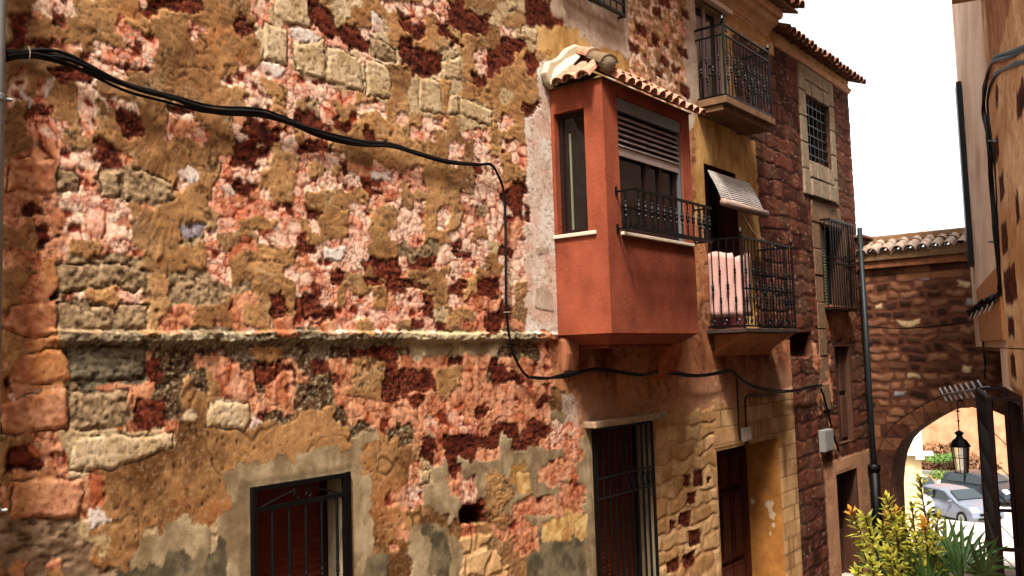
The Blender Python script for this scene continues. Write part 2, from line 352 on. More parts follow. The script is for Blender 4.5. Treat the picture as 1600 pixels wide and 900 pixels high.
STONES='''r 2.845,3.842 3.25,3.965 3.259,3.891 3.13,3.82 2.895,3.809
r 2.317,3.608 2.36,3.628 2.367,3.556 2.325,3.544
r 2.068,3.387 2.382,3.471 2.383,3.419 2.069,3.345
r 2.271,3.274 2.515,3.347 2.576,3.301 2.531,3.245 2.285,3.226
r 2.165,3.021 2.266,3.085 2.28,3.015 2.158,2.991
r 2.989,3.211 3.21,3.248 3.173,3.191 2.989,3.163
w 2.272,3.216 2.32,3.227 2.293,3.163 2.266,3.099 2.258,3.141
w 2.137,3.157 2.157,3.104 2.198,3.07 2.178,3.024 2.131,3.099
r 2.5,3.404 2.668,3.415 2.87,3.425 2.796,3.376 2.591,3.373
p 2.507,3.421 2.606,3.492 2.692,3.507 2.904,3.489 2.895,3.431 2.796,3.407 2.668,3.408 2.53,3.412
c 3.809,4.189 4.113,4.284 4.115,4.008 3.899,3.99 3.801,4.013
c 3.71,3.946 3.921,3.954 3.917,3.686 3.712,3.681
c 3.964,3.873 4.101,3.895 4.256,3.979 4.256,3.653 3.984,3.665
c 4.273,3.916 4.44,3.93 4.592,3.889 4.632,3.648 4.268,3.655
c 4.659,3.925 4.834,3.928 4.916,3.885 4.917,3.669 4.651,3.622
w 4.722,4.329 4.857,4.296 4.84,4.177 4.724,4.155
g 4.716,4.113 4.866,4.111 4.992,4.071 4.989,3.965 4.712,3.949
r 4.141,4.187 4.225,4.231 4.357,4.173 4.354,3.996 4.293,3.979 4.133,4.061
r 4.387,4.103 4.47,4.165 4.546,4.137 4.676,4.091 4.666,3.957 4.568,3.963 4.416,3.983
r 4.985,4.332 5.161,4.393 5.187,4.26 5.098,4.247
r 5.051,4.128 5.213,4.16 5.539,4.177 5.541,4 5.297,3.943 5.178,3.99 5.062,4.004
r 3.465,3.864 3.55,3.932 3.673,3.877 3.59,3.792 3.489,3.827
w 3.943,3.97 4.103,3.995 4.208,3.976 4.184,3.931 4.09,3.897 3.954,3.908
w 3.691,3.667 3.83,3.683 3.917,3.649 3.828,3.583 3.701,3.598
r 5.638,4.677 5.771,4.671 5.943,4.675 6.118,4.631 6.148,4.485 5.883,4.495 5.649,4.51
c 5.236,3.918 5.483,3.931 5.536,3.657 5.226,3.628
c 5.521,4.117 5.788,4.229 5.762,3.995 5.531,3.965
c 6.429,4.928 6.606,4.956 6.602,4.867 6.463,4.827
c 6.675,4.751 6.922,4.769 6.872,4.621 6.639,4.629
c 5.748,3.856 6.048,3.839 6.182,3.831 6.165,3.663 5.741,3.697
c 5.591,3.834 5.732,3.875 5.725,3.694 5.577,3.665
r 6.729,5.019 7.091,5.128 7.106,5.002 6.912,4.971 6.861,4.803 6.739,4.819
r 6.997,4.983 7.304,4.993 7.276,4.906 7.054,4.857
r 6.353,4.528 6.645,4.543 6.64,4.455 6.522,4.462
r 6.125,4.384 6.401,4.334 6.361,4.3 6.177,4.326
r 5.741,4.331 5.825,4.33 5.789,4.275
r 5.886,4.138 6.042,4.117 6.037,3.999 5.901,4.072
r 6.658,4.026 6.796,3.967 6.791,3.879 6.611,3.893
r 5.161,4.382 5.264,4.335 5.247,4.266 5.157,4.252
r 5.406,4.43 5.468,4.425 5.628,4.391 5.609,4.318 5.529,4.353
r 2.662,3.09 2.797,3.101 2.879,3.031 2.717,3.016
s 3.006,3.158 3.246,3.156 3.084,3.019 3.031,3.042
r 2.518,2.846 2.578,2.893 2.717,2.893 2.671,2.802 2.548,2.791
k 2.083,2.74 2.317,2.777 2.34,2.593 2.271,2.563 2.066,2.558
g 2.335,2.736 2.424,2.735 2.46,2.682 2.454,2.6 2.333,2.592
g 2.579,2.75 2.694,2.767 2.695,2.608 2.587,2.587
g 2.71,2.8 2.871,2.778 3.031,2.737 3.048,2.635 2.912,2.58 2.71,2.595
r 2.124,2.503 2.237,2.509 2.279,2.457 2.191,2.434
w 3.057,2.813 3.137,2.865 3.217,2.836 3.208,2.769 3.127,2.75
v 3.065,2.462 3.144,2.493 3.271,2.506 3.207,2.41 3.135,2.396
r 3.514,3.155 3.554,3.214 3.708,3.234 3.717,3.139 3.604,3.11
r 3.454,3.033 3.78,3.105 3.736,3.009 3.453,2.93
r 3.434,2.919 3.694,2.95 3.673,2.912 3.472,2.899
r 3.443,2.81 3.672,2.807 3.62,2.748 3.481,2.747
w 3.356,2.764 3.433,2.783 3.481,2.713 3.451,2.701
w 3.484,3.123 3.583,3.124 3.533,3.072
r 4.373,3.091 4.459,3.085 4.47,2.99 4.407,2.972
r 4.113,3.19 4.35,3.154 4.205,3.112 3.964,3.1
r 4.608,2.912 4.834,2.911 4.806,2.878
o 3.578,2.579 3.67,2.615 3.752,2.58 3.741,2.509 3.578,2.493
r 4.116,2.7 4.244,2.667 4.173,2.623 4.081,2.641
w 4.677,3.039 4.894,3.081 4.906,3.012 4.688,2.982
r 6.499,3.207 6.596,3.221 6.731,3.129 6.611,3.126
r 6.625,3.019 6.724,3.006 6.716,2.859 6.617,2.861
r 5.685,3.319 5.853,3.322 5.684,3.285
r 5.923,3.368 6.009,3.347 5.989,3.298
k 2.086,1.946 2.331,1.995 2.333,1.798 2.211,1.777 2.068,1.831
g 2.329,2.178 2.673,2.222 2.863,2.18 2.88,2.081 2.791,2.047 2.673,2.087 2.523,2.059 2.365,2.024
g 2.338,1.981 2.651,1.96 2.651,1.828 2.333,1.812
g 2.674,1.983 2.871,1.981 2.872,1.821 2.69,1.828
o 2.516,2.051 2.635,2.071 2.72,2.007 2.674,1.968 2.545,1.98
h 2.307,2.008 2.351,2.031 2.352,1.999
r 2.232,2.319 2.342,2.357 2.363,2.352 2.273,2.301
r 4.027,2.121 4.128,2.07 4.243,2.001 4.278,1.937 4.125,1.898 4.024,1.915
r 4.579,2.23 4.776,2.25 4.828,2.193 4.603,2.163
r 4.857,2.244 5.038,2.243 5.3,2.214 5.283,2.172 4.868,2.165
r 4.272,2.27 4.405,2.258 4.378,2.163 4.282,2.168
r 3.756,2.023 3.831,2.121 3.915,1.939 3.766,1.928
r 4.074,2.195 4.176,2.172 4.164,2.135
w 4.216,2.414 4.421,2.458 4.42,2.382 4.382,2.342 4.226,2.341
k 3.776,1.911 3.936,1.931 3.945,1.79 3.774,1.781
r 5.159,2.434 5.323,2.446 5.365,2.343 5.142,2.351
r 5.661,2.274 5.776,2.269 5.772,2.181 5.69,2.189
r 5.928,2.265 6.051,2.305 6.12,2.263 6.23,2.119 6.078,2.109 5.905,2.142
r 5.175,2.024 5.31,2.069 5.307,1.976 5.174,1.983
r 5.984,1.967 6.124,1.969 6.137,1.845 5.979,1.855
r 5.574,2.517 5.853,2.517 5.851,2.461 5.62,2.456
r 6.531,2.709 6.669,2.721 6.627,2.67 6.548,2.663
o 5.794,2.303 5.931,2.332 5.905,2.142 5.822,2.172
o 6.041,2.474 6.273,2.432 6.23,2.314 6.07,2.34
o 6.429,2.196 6.604,2.238 6.6,2.155 6.443,2.103
o 6.479,2.069 6.634,2.061 6.57,1.953
r 6.355,2.6 6.447,2.56 6.424,2.488 6.35,2.495
a 6.764,2.257 6.908,2.276 7.028,2.17 7.019,2.021 6.713,2.063
a 6.764,2.62 6.993,2.663 6.988,2.576 6.781,2.561
k 2.147,1.696 2.368,1.735 2.425,1.557 2.314,1.534 2.148,1.541
G 2.382,1.741 2.864,1.737 2.856,1.534 2.425,1.543
k 2.054,1.439 2.214,1.497 2.397,1.509 2.406,1.278 2.056,1.287
g 2.412,1.494 2.753,1.478 2.738,1.265 2.413,1.277
r 2.792,1.424 2.979,1.429 3.004,1.237 2.777,1.248
c 2.413,1.249 3.037,1.203 3.037,1.127 2.639,1.035 2.408,1.055
r 2.07,1.2 2.184,1.215 2.271,1.126 2.258,1.059 2.083,1.106
c 3.275,1.39 3.577,1.356 3.596,1.247 3.536,1.186 3.256,1.224
w 3.606,1.271 3.676,1.233 3.575,1.182
s 3.357,1.409 3.433,1.52 3.53,1.516 3.519,1.442 3.617,1.404 3.607,1.363 3.367,1.393
s 3.677,1.367 3.75,1.448 3.845,1.565 3.942,1.553 3.94,1.422 3.906,1.328 3.687,1.341
s 4.33,1.578 4.464,1.565 4.46,1.379 4.362,1.402
s 4.362,1.374 4.66,1.321 4.911,1.239 4.907,1.093 4.681,1.102 4.408,1.261
r 3.6,1.639 3.803,1.592 3.823,1.505 3.668,1.443 3.618,1.454
r 4.754,1.412 4.797,1.527 4.974,1.531 4.953,1.285 4.764,1.287
r 4.989,1.541 5.322,1.531 5.375,1.344 4.983,1.343
o 4.465,1.63 4.591,1.637 4.758,1.567 4.754,1.393 4.597,1.363 4.472,1.378
o 5.41,1.446 5.597,1.449 5.593,1.344 5.436,1.33
r 6.034,1.533 6.267,1.55 6.333,1.388 6.078,1.343
r 5.916,1.187 6.07,1.166 5.928,1.077
r 5.215,0.998 5.333,0.998 5.374,0.862 5.168,0.892
r 5.424,1 5.659,0.97 5.806,0.979 5.801,0.861 5.432,0.794
r 5.837,0.933 6.166,0.948 6.161,0.827 6.019,0.797 5.834,0.858
r 6.206,1.023 6.444,0.994 6.437,0.857 6.2,0.901
r 6.48,0.957 6.855,0.986 6.868,0.842 6.586,0.786 6.473,0.831
w 7.123,1.259 7.229,1.229 7.175,1.06 7.111,1.064
k 2.109,1.044 2.493,1.01 2.473,0.797 2.099,0.855
h 5.603,0.36 5.684,0.39 5.896,0.348 5.908,0.229 5.758,0.232 5.63,0.242
o 5.942,0.61 6.238,0.574 6.283,0.369 6.115,0.239 5.927,0.279
Y 6.367,0.582 6.574,0.557 6.563,0.352 6.376,0.4
s 6.691,0.555 6.915,0.6 7.208,0.531 6.906,0.447 6.705,0.46
s 6.372,0.323 6.919,0.303 6.908,0.128 6.403,0.195
s 7.008,0.41 7.44,0.343 7.472,0.153 6.993,0.162
Y 6.724,0.087 7.18,0.086 7.208,-0.159 6.714,-0.096
Y 7.261,0.001 7.489,0.063 7.45,-0.177 7.252,-0.143
s 6.266,0.028 6.584,0.019 6.557,-0.113 6.352,-0.087
r 5.507,0.724 5.649,0.74 5.581,0.612 5.503,0.622
c 5.134,0.747 5.264,0.722 5.261,0.622 5.13,0.628
d 5.292,0.237 5.411,0.217 5.419,0.014 5.369,-0.117 5.208,-0.074
r 9.533,0.195 9.707,0.175 9.676,0.017 9.529,0.047
r 9.776,0.201 10.021,0.185 10.026,-0.017 9.767,0.005
r 10.102,0.092 10.224,0.065 10.189,-0.015 10.108,-0.004
r 9.586,-0.029 9.825,-0.026 9.786,-0.207 9.547,-0.172
r 9.342,-0.265 9.494,-0.21 9.68,-0.249 9.647,-0.427 9.473,-0.426 9.343,-0.355
r 9.129,-0.265 9.292,-0.291 9.259,-0.386 9.137,-0.432
r 9.569,-0.46 9.898,-0.492 9.88,-0.663 9.573,-0.665
r 9.395,-0.722 9.721,-0.703 9.702,-0.894 9.426,-0.907
r 9.018,-0.716 9.349,-0.702 9.308,-0.883 9.029,-0.848
r 9.409,5.879 9.718,5.974 9.754,5.808 9.448,5.767
r 9.248,5.708 9.496,5.757 9.506,5.586 9.264,5.615
r 9.975,5.924 10.246,5.926 10.232,5.791 10.017,5.807
r 8.807,5.412 9.128,5.407 9.115,5.259 8.883,5.244
r 9.512,5.377 9.663,5.38 9.654,5.277 9.504,5.288
r 9.223,5.409 9.412,5.362 9.399,5.212 9.208,5.235
r 8.652,5.136 8.92,5.136 8.91,5.015 8.685,5.005
r 9.394,5.162 9.642,5.149 9.631,5.022 9.383,5.037
r 9.69,5.111 9.924,5.118 9.914,5.014 9.73,4.996
r 9.28,4.963 9.477,4.986 9.466,4.86 9.271,4.864
r 9.88,4.93 10.173,4.919 10.155,4.736 9.916,4.761
r 9.404,4.725 9.759,4.753 9.749,4.651 9.446,4.636
r 9.819,5.395 10.142,5.428 10.182,5.283 9.912,5.267'''
# ---------------------------------------------------------------- wall stuff: class -> (colour, height)
def cl_o(u, v):
    a = fbm(u*2.6, v*2.6, 1, 5); b = fbm(u*14, v*20, 2, 4); c = fbm(u*60, v*60, 3, 2)
    ang = fbm(u*1.1, v*1.1, 9, 2)*6; s = fbm((u*np.cos(ang)+v*np.sin(ang))*26, (v*np.cos(ang)-u*np.sin(ang))*7, 4, 3)
    col = mixc(L(118, 78, 46), L(210, 156, 100), ss(.28, .72, a*.55+b*.25+s*.2)); col = mixc(col, L(172, 116, 72), ss(.5, .8, fbm(u*3.3, v*3.3, 6, 3))*.6); col = mixc(col, L(166, 130, 92), ss(.6, .8, fbm(u*2.1, v*2.1, 7, 3))*.5)
    sp = ss(.66, .75, vnoise(u*110, v*110, 5))*ss(.55, .7, fbm(u*4, v*4, 8, 3)); col = mixc(col, L(205, 180, 140), sp*.8)
    dk = ss(.80, .86, vnoise(u*70, v*70, 7)); col = mixc(col, L(60, 38, 20), dk*.7)
    rg = 1-abs(2*fbm(u*9, v*13, 11, 4)-1)
    cr = np.maximum(ss(.93, .985, 1-abs(2*fbm(u*5, v*9, 12, 4)-1))*ss(.42, .58, fbm(u*3, v*3, 13, 2)), .8*ss(.95, .99, 1-abs(2*fbm(u*13+v*6, v*17, 14, 4)-1))*ss(.5, .62, fbm(u*4, v*4, 16, 2))); col = mixc(col, L(58, 32, 16), cr*.8)
    return col, .015+.022*(a-.5)+.012*(b-.5)+.010*(s-.5)+.002*c+.003*rg-.008*cr-.004*dk
def plates(u, v, sc, pale, mid, dark, crk, stone=.1, warp=.5):
    """limewash over rubble, crazed into flakes of very different size"""
    big = ss(.47, .53, fbm(u*3.2, v*3.2, 19, 3)); scl = sc*(1.9-1.15*big)
    wu = u*scl+1.7*warp*fbm(u*sc*.9, v*sc*.9, 21, 4); wv = v*scl*1.15+1.7*warp*fbm(u*sc*.9, v*sc*.9, 25, 4)
    f, e, i = worley(wu, wv, 2); f2, e2, i2 = worley(wu*2.1+3, wv*2.1, 6)
    n = fbm(u*16, v*16, 3, 4); g = fbm(u*5, v*5, 17, 4); m = fbm(u*60, v*60, 18, 3); msk = ss(.34, .6, fbm(u*6, v*6, 27, 3))
    rim = 1-ss(.05, .34+.25*(n-.5), e); t = np.clip(ss(.42, .70, g*.55+n*.3+i*.15)*.75+rim*.62*(.4+.6*msk), 0, 1); col = mixc(pale, mid, t)
    col = mixc(col, mid*.62+dark*.38, ss(.60, .72, n*.7+m*.3)*.6)
    c1 = (1-ss(.02, .085, e+.03*(m-.5)))*crk*(.45+.55*msk); c2 = (1-ss(.02, .085, e2))*ss(.5, .6, fbm(u*8, v*8, 28, 2))*crk*.8
    c = np.clip(np.maximum(c1, c2), 0, 1); col = mixc(col, dark, c)
    st = ss(stone+.02, stone-.02, i)*ss(.08, .2, e); col = mixc(col, L(130, 52, 34)*(.5+1.*n[:, None]), st)
    pit = ss(.82, .87, vnoise(u*85, v*85, 8)); col = mixc(col, dark, pit*.6)
    return col, .008+.014*(n-.5)+.002*(m-.5)+.002*ss(0, .3, e)+.004*i-.006*c-.010*st-.002*pit
def cl_p(u, v):
    c, h = plates(u, v, 9.5, L(255, 218, 188), L(222, 126, 88), L(88, 22, 12), 1.3, .10); return c*1.08, h
def cl_s(u, v):
    c, h = plates(u, v, 6.5, L(234, 164, 120), L(192, 102, 64), L(88, 26, 12), 1.1, .08)
    d = ss(.5, .75, fbm(u*22, v*5, 30, 3)); return mixc(c, L(244, 186, 150), d*.45), h+.006*d
def cl_w(u, v):
    n = fbm(u*6, v*5, 31, 4); col = mixc(L(226, 196, 172), L(244, 226, 208), ss(.35, .65, n))
    f, e, i = worley(u*16+fbm(u*30, v*30, 32, 2), v*16, 5); sc = (1-ss(.02, .07, e))*ss(.5, .6, fbm(u*9, v*9, 33, 3)); col = mixc(col, L(130, 75, 55), sc*.85)
    pk = ss(.55, .7, fbm(u*5, v*8, 34, 3)); col = mixc(col, L(228, 170, 148), pk*.5); ft = ss(.80, .86, vnoise(u*75, v*55, 35)); col = mixc(col, L(110, 60, 44), ft*.7)
    return col, .012+.008*n-.006*sc-.004*ft
def cl_r(u, v):
    n = fbm(u*18+v*5, v*30, 36, 4); m = fbm(u*70, v*110, 38, 3); k = fbm(u*3, v*3, 40, 2)
    col = mixc(L(34, 13, 8), L(124, 54, 34), ss(.3, .7, n*.5+m*.5)); col = mixc(col, L(172, 98, 70), ss(.6, .75, m)*.75*ss(.3, .6, k))
    return col, .005+.022*(n-.5)+.012*(m-.5)
def cl_R(u, v):
    e, i = bricks(u, v, .36, .24, 3, .8, .07); n = fbm(u*16, v*22, 36, 4); m = fbm(u*55, v*60, 38, 3)
    col = mixc(L(52, 26, 19), L(114, 64, 46), ss(.2, .8, i*.5+n*.6)); col = mixc(col, L(104, 78, 58), ss(.45, .7, fbm(u*2.2, v*2.2, 41, 3))*.55)
    col = mixc(col, L(170, 90, 66), ss(.64, .8, m)*.5)
    j = 1-ss(.004, .022, e); col = mixc(col, L(46, 20, 14), j*.85); fl = ss(.90, .93, vnoise(u*45, v*60, 43)); col = mixc(col, L(215, 180, 150), fl*.7)
    return col, .014*ss(0, .035, e)+.020*(n-.5)+.010*m+.010*(i-.5)-.01
def cl_c(u, v):
    n = fbm(u*7, v*7, 45, 4); m = fbm(u*50, v*34, 46, 3); col = mixc(L(190, 158, 112), L(228, 198, 158), ss(.3, .7, n*.6+m*.4))
    p = ss(.72, .8, vnoise(u*62, v*95, 47)); col = mixc(col, L(104, 78, 52), p*.75); return col, .016+.005*(m-.5)-.007*p
def cl_Y(u, v):
    n = fbm(u*14, v*14, 48, 4); return mixc(L(196, 140, 78), L(240, 200, 130), ss(.3, .7, n)), .014+.014*(n-.5)
def rough(u, v, a, b, dk, amp=.02, ax=1., sp=.5):
    n = fbm(u*9*ax, v*9, 50, 5); m = fbm(u*38*ax, v*46, 52, 3); col = mixc(a, b, ss(.25, .75, n*.4+m*.6))
    p = ss(.60, .70, fbm(u*42*ax, v*62, 54, 3)); col = mixc(col, dk, p*.8); q = ss(.72, .8, vnoise(u*90, v*90, 55)); col = mixc(col, b*1.15, q*sp)
    return col, .008+amp*(n-.5)+amp*.9*(m-.5)-.010*p
def cl_g(u, v): return rough(u, v, L(120, 94, 66), L(190, 158, 120), L(72, 48, 32))
def cl_G(u, v): return rough(u+v*.6, v-u*.3, L(74, 66, 50), L(142, 128, 102), L(40, 32, 22), .012, .5, .6)
def cl_v(u, v): return rough(u, v, L(120, 108, 112), L(176, 162, 164), L(84, 66, 62), .008)
def cl_k(u, v):
    n = fbm(u*5, v*6, 56, 5); m = fbm(u*30+v*12, v*42, 58, 3); col = mixc(L(174, 100, 64), L(228, 164, 122), ss(.3, .7, n*.5+m*.5))
    col = mixc(col, L(212, 142, 80), ss(.5, .7, fbm(u*3, v*3, 60, 3))*.6); p = ss(.80, .86, vnoise(u*60, v*60, 59)); col = mixc(col, L(120, 60, 36), p*.7)
    return col, .016+.014*(n-.5)+.012*(m-.5)-.004*p
def cl_b(u, v):
    n = fbm(u*2.2, v*2.6, 61, 5); m = fbm(u*24, v*24, 63, 3); col = mixc(L(106, 68, 36), L(190, 138, 86), ss(.3, .7, n*.7+m*.3)); col = mixc(col, L(184, 108, 58), ss(.5, .7, fbm(u*1.7, v*1.7, 65, 3))*.5)
    q = ss(.74, .82, vnoise(u*95, v*95, 66)); col = mixc(col, L(226, 196, 150), q*.28); p = ss(.86, .9, vnoise(u*48, v*48, 67)); col = mixc(col, L(46, 28, 14), p*.8)
    cr = ss(.975, .995, 1-abs(2*fbm(u*1.6, v*1.9, 68, 4)-1)); col = mixc(col, L(80, 50, 28), cr*.8)
    return col, .016+.018*(n-.5)+.006*(m-.5)-.008*p-.006*cr
def cl_t(u, v):
    n = fbm(u*5, v*3.5, 70, 4); m = fbm(u*14, v*9, 72, 4); col = mixc(L(140, 116, 84), L(192, 166, 128), ss(.3, .7, n*.5+m*.5)); col = mixc(col, L(118, 98, 72), ss(.62, .75, fbm(u*7, v*5, 74, 3))*.5)
    return col, .018+.008*(n-.5)+.005*(m-.5)
def cl_d(u, v):
    n = fbm(u*5, v*6, 70, 4); m = fbm(u*18, v*14, 72, 4); return mixc(L(88, 78, 58), L(144, 126, 96), ss(.3, .72, n*.5+m*.5)), .016+.008*(n-.5)
def cl_e(u, v): return rough(u*.6, v*.6, L(118, 90, 66), L(178, 146, 116), L(82, 58, 40), .018, .6, .2)
def cl_l(u, v):
    c, h = rough(u, v, L(58, 36, 22), L(118, 86, 58), L(24, 14, 9), .03, 1, .2); q = ss(.70, .78, vnoise(u*80, v*95, 76)); return mixc(c, L(196, 178, 142), q*.75), h
def cl_x(u, v):
    c, h = rough(u, v, L(84, 68, 48), L(150, 128, 98), L(48, 38, 24), .014, 1, .4); q = ss(.62, .74, vnoise(u*100, v*110, 77)); c = mixc(c, L(214, 200, 168), q*.6)
    cp = .8*ss(1.775, 1.80, v)*ss(.45, .66, fbm(u*6, v*20, 118, 3)); c = mixc(c, L(188, 166, 128), cp*.7); return mixc(c, L(206, 180, 138), ss(4.9, 5.1, u)*ss(6.4, 6.1, u)*.8), h
def cl_y(u, v):
    n = fbm(u*3, v*1.6, 78, 4); m = fbm(u*12, v*5, 80, 4); col = mixc(L(176, 126, 68), L(222, 176, 112), ss(.3, .7, n*.5+m*.5)); sk = ss(.62, .76, fbm(u*9, v*1.5, 82, 4)); col = mixc(col, L(128, 84, 42), sk*.6)
    return col, .016+.008*(n-.5)+.005*(m-.5)
def cl_a(u, v):
    n = fbm(u*3, v*3, 84, 4); return mixc(L(172, 140, 116), L(218, 192, 168), ss(.3, .7, n*.7+.3*fbm(u*20, v*20, 86, 3))), .020+.006*(n-.5)
def cl_m(u, v):
    n = fbm(u*1.6, v*1.8, 87, 5); m = fbm(u*8, v*5, 89, 4); col = mixc(L(152, 86, 56), L(198, 132, 90), ss(.3, .7, n*.7+m*.3)); d = ss(.5, .72, fbm(u*4, v*1.6, 91, 5)); col = mixc(col, L(92, 44, 28), d*.6); fl = ss(.60, .64, fbm(u*6, v*6, 157, 5)); col = mixc(col, L(206, 150, 116), fl*.5); ck = ss(.965, .99, 1-abs(2*fbm(u*3.5, v*3, 158, 4)-1)); col = mixc(col, L(70, 34, 22), ck*.7)
    col = mixc(col, L(214, 162, 126), ss(1.45, 1.05, v+.5*(n-.5))*.55); return mixc(col, L(214, 152, 96), ss(.62, .8, m)*.35), .018+.022*(n-.5)+.010*(m-.5)-.006*fl-.005*ck
def cl_n(u, v):
    e, i = bricks(u, v+.05*fbm(u*2, u*0, 155, 3), .25, .19, 6, 1.0, .085); n = fbm(u*10, v*10, 93, 4); m = fbm(u*45, v*45, 95, 2); col = mixc(L(186, 136, 84), L(230, 184, 130), ss(.2, .8, i*.5+n*.5)); j = 1-ss(.006, .02, e)
    col = mixc(col, L(212, 160, 112), j*.6); col = mixc(col, L(122, 76, 44), (1-ss(.0, .006, abs(e-.02)))*.7)
    return col, .012+.016*ss(.004, .04, e)+.014*(n-.5)+.004*m
def cl_N(u, v):
    e, i = bricks(u, v, .42, .215, 8, .1); n = fbm(u*5, v*5, 93, 4); col = mixc(L(180, 130, 82), L(224, 176, 124), ss(.2, .8, i*.45+n*.6)); j = 1-ss(.003, .008, e); col = mixc(col, L(92, 58, 34), j*.85); dr = ss(.6, .75, fbm(u*10, v*1.5, 96, 3)); col = mixc(col, L(130, 82, 48), dr*.5)
    return col, .022+.004*ss(0, .015, e)+.004*(n-.5)
def cl_h(u, v):
    n = fbm(u*20, v*20, 98, 2); return mixc(L(30, 9, 6), L(52, 18, 12), n), u*0-.14
CL = dict(o=cl_o, p=cl_p, s=cl_s, w=cl_w, r=cl_r, R=cl_R, c=cl_c, Y=cl_Y, g=cl_g, G=cl_G, v=cl_v, k=cl_k, b=cl_b, t=cl_t, d=cl_d, e=cl_e, l=cl_l, x=cl_x, y=cl_y, a=cl_a, m=cl_m, n=cl_n, N=cl_N, h=cl_h)
NAT = dict(o=.9, p=.55, s=.5, b=1, t=1.1)

def wall_material(name, scale=1.0):
    m = bpy.data.materials.new(name); m.use_nodes = True; N = m.node_tree; b = N.nodes['Principled BSDF']; b.inputs['Roughness'].default_value = .92; b.inputs['Specular IOR Level'].default_value = .04
    at = N.nodes.new('ShaderNodeAttribute'); at.attribute_name = 'Col'
    tc = N.nodes.new('ShaderNodeTexCoord')
    n1 = N.nodes.new('ShaderNodeTexNoise'); n1.inputs['Scale'].default_value = 130*scale; n1.inputs['Detail'].default_value = 6; n1.inputs['Roughness'].default_value = .7
    n2 = N.nodes.new('ShaderNodeTexNoise'); n2.inputs['Scale'].default_value = 28*scale; n2.inputs['Detail'].default_value = 8; n2.inputs['Roughness'].default_value = .7
    for n in (n1, n2): N.links.new(tc.outputs['Object'], n.inputs['Vector'])
    ad = N.nodes.new('ShaderNodeMath'); ad.operation = 'ADD'; N.links.new(n1.outputs[0], ad.inputs[0]); N.links.new(n2.outputs[0], ad.inputs[1])
    mr = N.nodes.new('ShaderNodeMapRange'); mr.inputs['From Min'].default_value = .7; mr.inputs['From Max'].default_value = 1.3; mr.inputs['To Min'].default_value = .68; mr.inputs['To Max'].default_value = 1.32
    N.links.new(ad.outputs[0], mr.inputs[0])
    vm = N.nodes.new('ShaderNodeVectorMath'); vm.operation = 'SCALE'; N.links.new(at.outputs['Color'], vm.inputs[0]); N.links.new(mr.outputs[0], vm.inputs['Scale'])
    N.links.new(vm.outputs[0], b.inputs['Base Color'])
    bp = N.nodes.new('ShaderNodeBump'); bp.inputs['Strength'].default_value = .7; bp.inputs['Distance'].default_value = .005; N.links.new(ad.outputs[0], bp.inputs['Height']); N.links.new(bp.outputs[0], b.inputs['Normal'])
    return m

def surface(name, us, vs, frame, classify, openings, material, parent=None, skew=None):
    """A masonry face as one displaced grid. frame = (origin, U axis, outward normal); classify(u,v) -> (class array, height factor, edge darkening)"""
    U, V = np.meshgrid(us, vs, indexing='ij'); sh = U.shape; u = U.ravel().astype(np.float32); v = V.ravel().astype(np.float32)
    k, hb, joint, keys = classify(u, v)
    col = np.zeros((u.size, 3), np.float32); h = np.zeros(u.size, np.float32)
    for i, kk in enumerate(keys):
        s = k == i
        if s.any():
            c, hh = CL[kk](u[s], v[s]); col[s] = c; h[s] = hh
    C3 = col.reshape(sh+(3,)); Cs = C3.copy(); Cs[1:-1, 1:-1] = .5*C3[1:-1, 1:-1]+.125*(C3[:-2, 1:-1]+C3[2:, 1:-1]+C3[1:-1, :-2]+C3[1:-1, 2:]); col = Cs.reshape(-1, 3)
    H = h.reshape(sh)                                              # soften only the steps between kinds
    Hs = H.copy()
    Hs[1:-1, 1:-1] = (4*H[1:-1, 1:-1]+2*(H[:-2, 1:-1]+H[2:, 1:-1]+H[1:-1, :-2]+H[1:-1, 2:])+H[:-2, :-2]+H[2:, 2:]+H[:-2, 2:]+H[2:, :-2])/16
    h = .72*Hs.ravel()+.004+hb
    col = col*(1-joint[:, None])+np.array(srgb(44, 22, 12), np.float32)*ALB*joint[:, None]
    keep = np.ones((sh[0]-1, sh[1]-1), bool); uc = (us[1:]+us[:-1])/2; vc = (vs[1:]+vs[:-1])/2
    for (a, b, c, d) in openings:
        keep &= ~(((uc > a) & (uc < b))[:, None] & ((vc > c) & (vc < d))[None, :])
        dd = np.maximum(np.maximum(a-u, u-b), np.maximum(c-v, v-d)); h = np.where(dd < .0601, h*ss(-.0, .06, dd)+.012*(1-ss(0, .06, dd)), h)
    o, ua, na = frame; o = np.array(o); ua = np.array(ua); na = np.array(na)
    co = o[None, :]+u[:, None]*ua+h[:, None]*na; co[:, 2] += v
    n0, n1 = sh; idx = np.arange(n0*n1).reshape(sh)
    q = np.stack([idx[:-1, :-1], idx[1:, :-1], idx[1:, 1:], idx[:-1, 1:]], -1)[keep]
    if np.cross(ua, (0, 0, 1)).dot(na) < 0: q = q[:, ::-1]
    me = bpy.data.meshes.new(name); me.vertices.add(len(co)); me.vertices.foreach_set('co', co.astype(np.float32).ravel())
    me.loops.add(q.size); me.loops.foreach_set('vertex_index', q.astype(np.int32).ravel()); me.polygons.add(len(q)); me.polygons.foreach_set('loop_start', np.arange(0, q.size, 4, dtype=np.int32)); me.polygons.foreach_set('loop_total', np.full(len(q), 4, np.int32))
    me.update(); me.validate()
    ca = me.color_attributes.new('Col', 'FLOAT_COLOR', 'POINT'); ca.data.foreach_set('color', np.concatenate([col, np.ones((len(col), 1), np.float32)], 1).astype(np.float32).ravel())
    me.materials.append(material); me.shade_smooth()
    ob = bpy.data.objects.new(name, me); COL.objects.link(ob)
    if parent: ob.parent = parent; ob.matrix_parent_inverse = parent.matrix_world.inverted()
    return ob
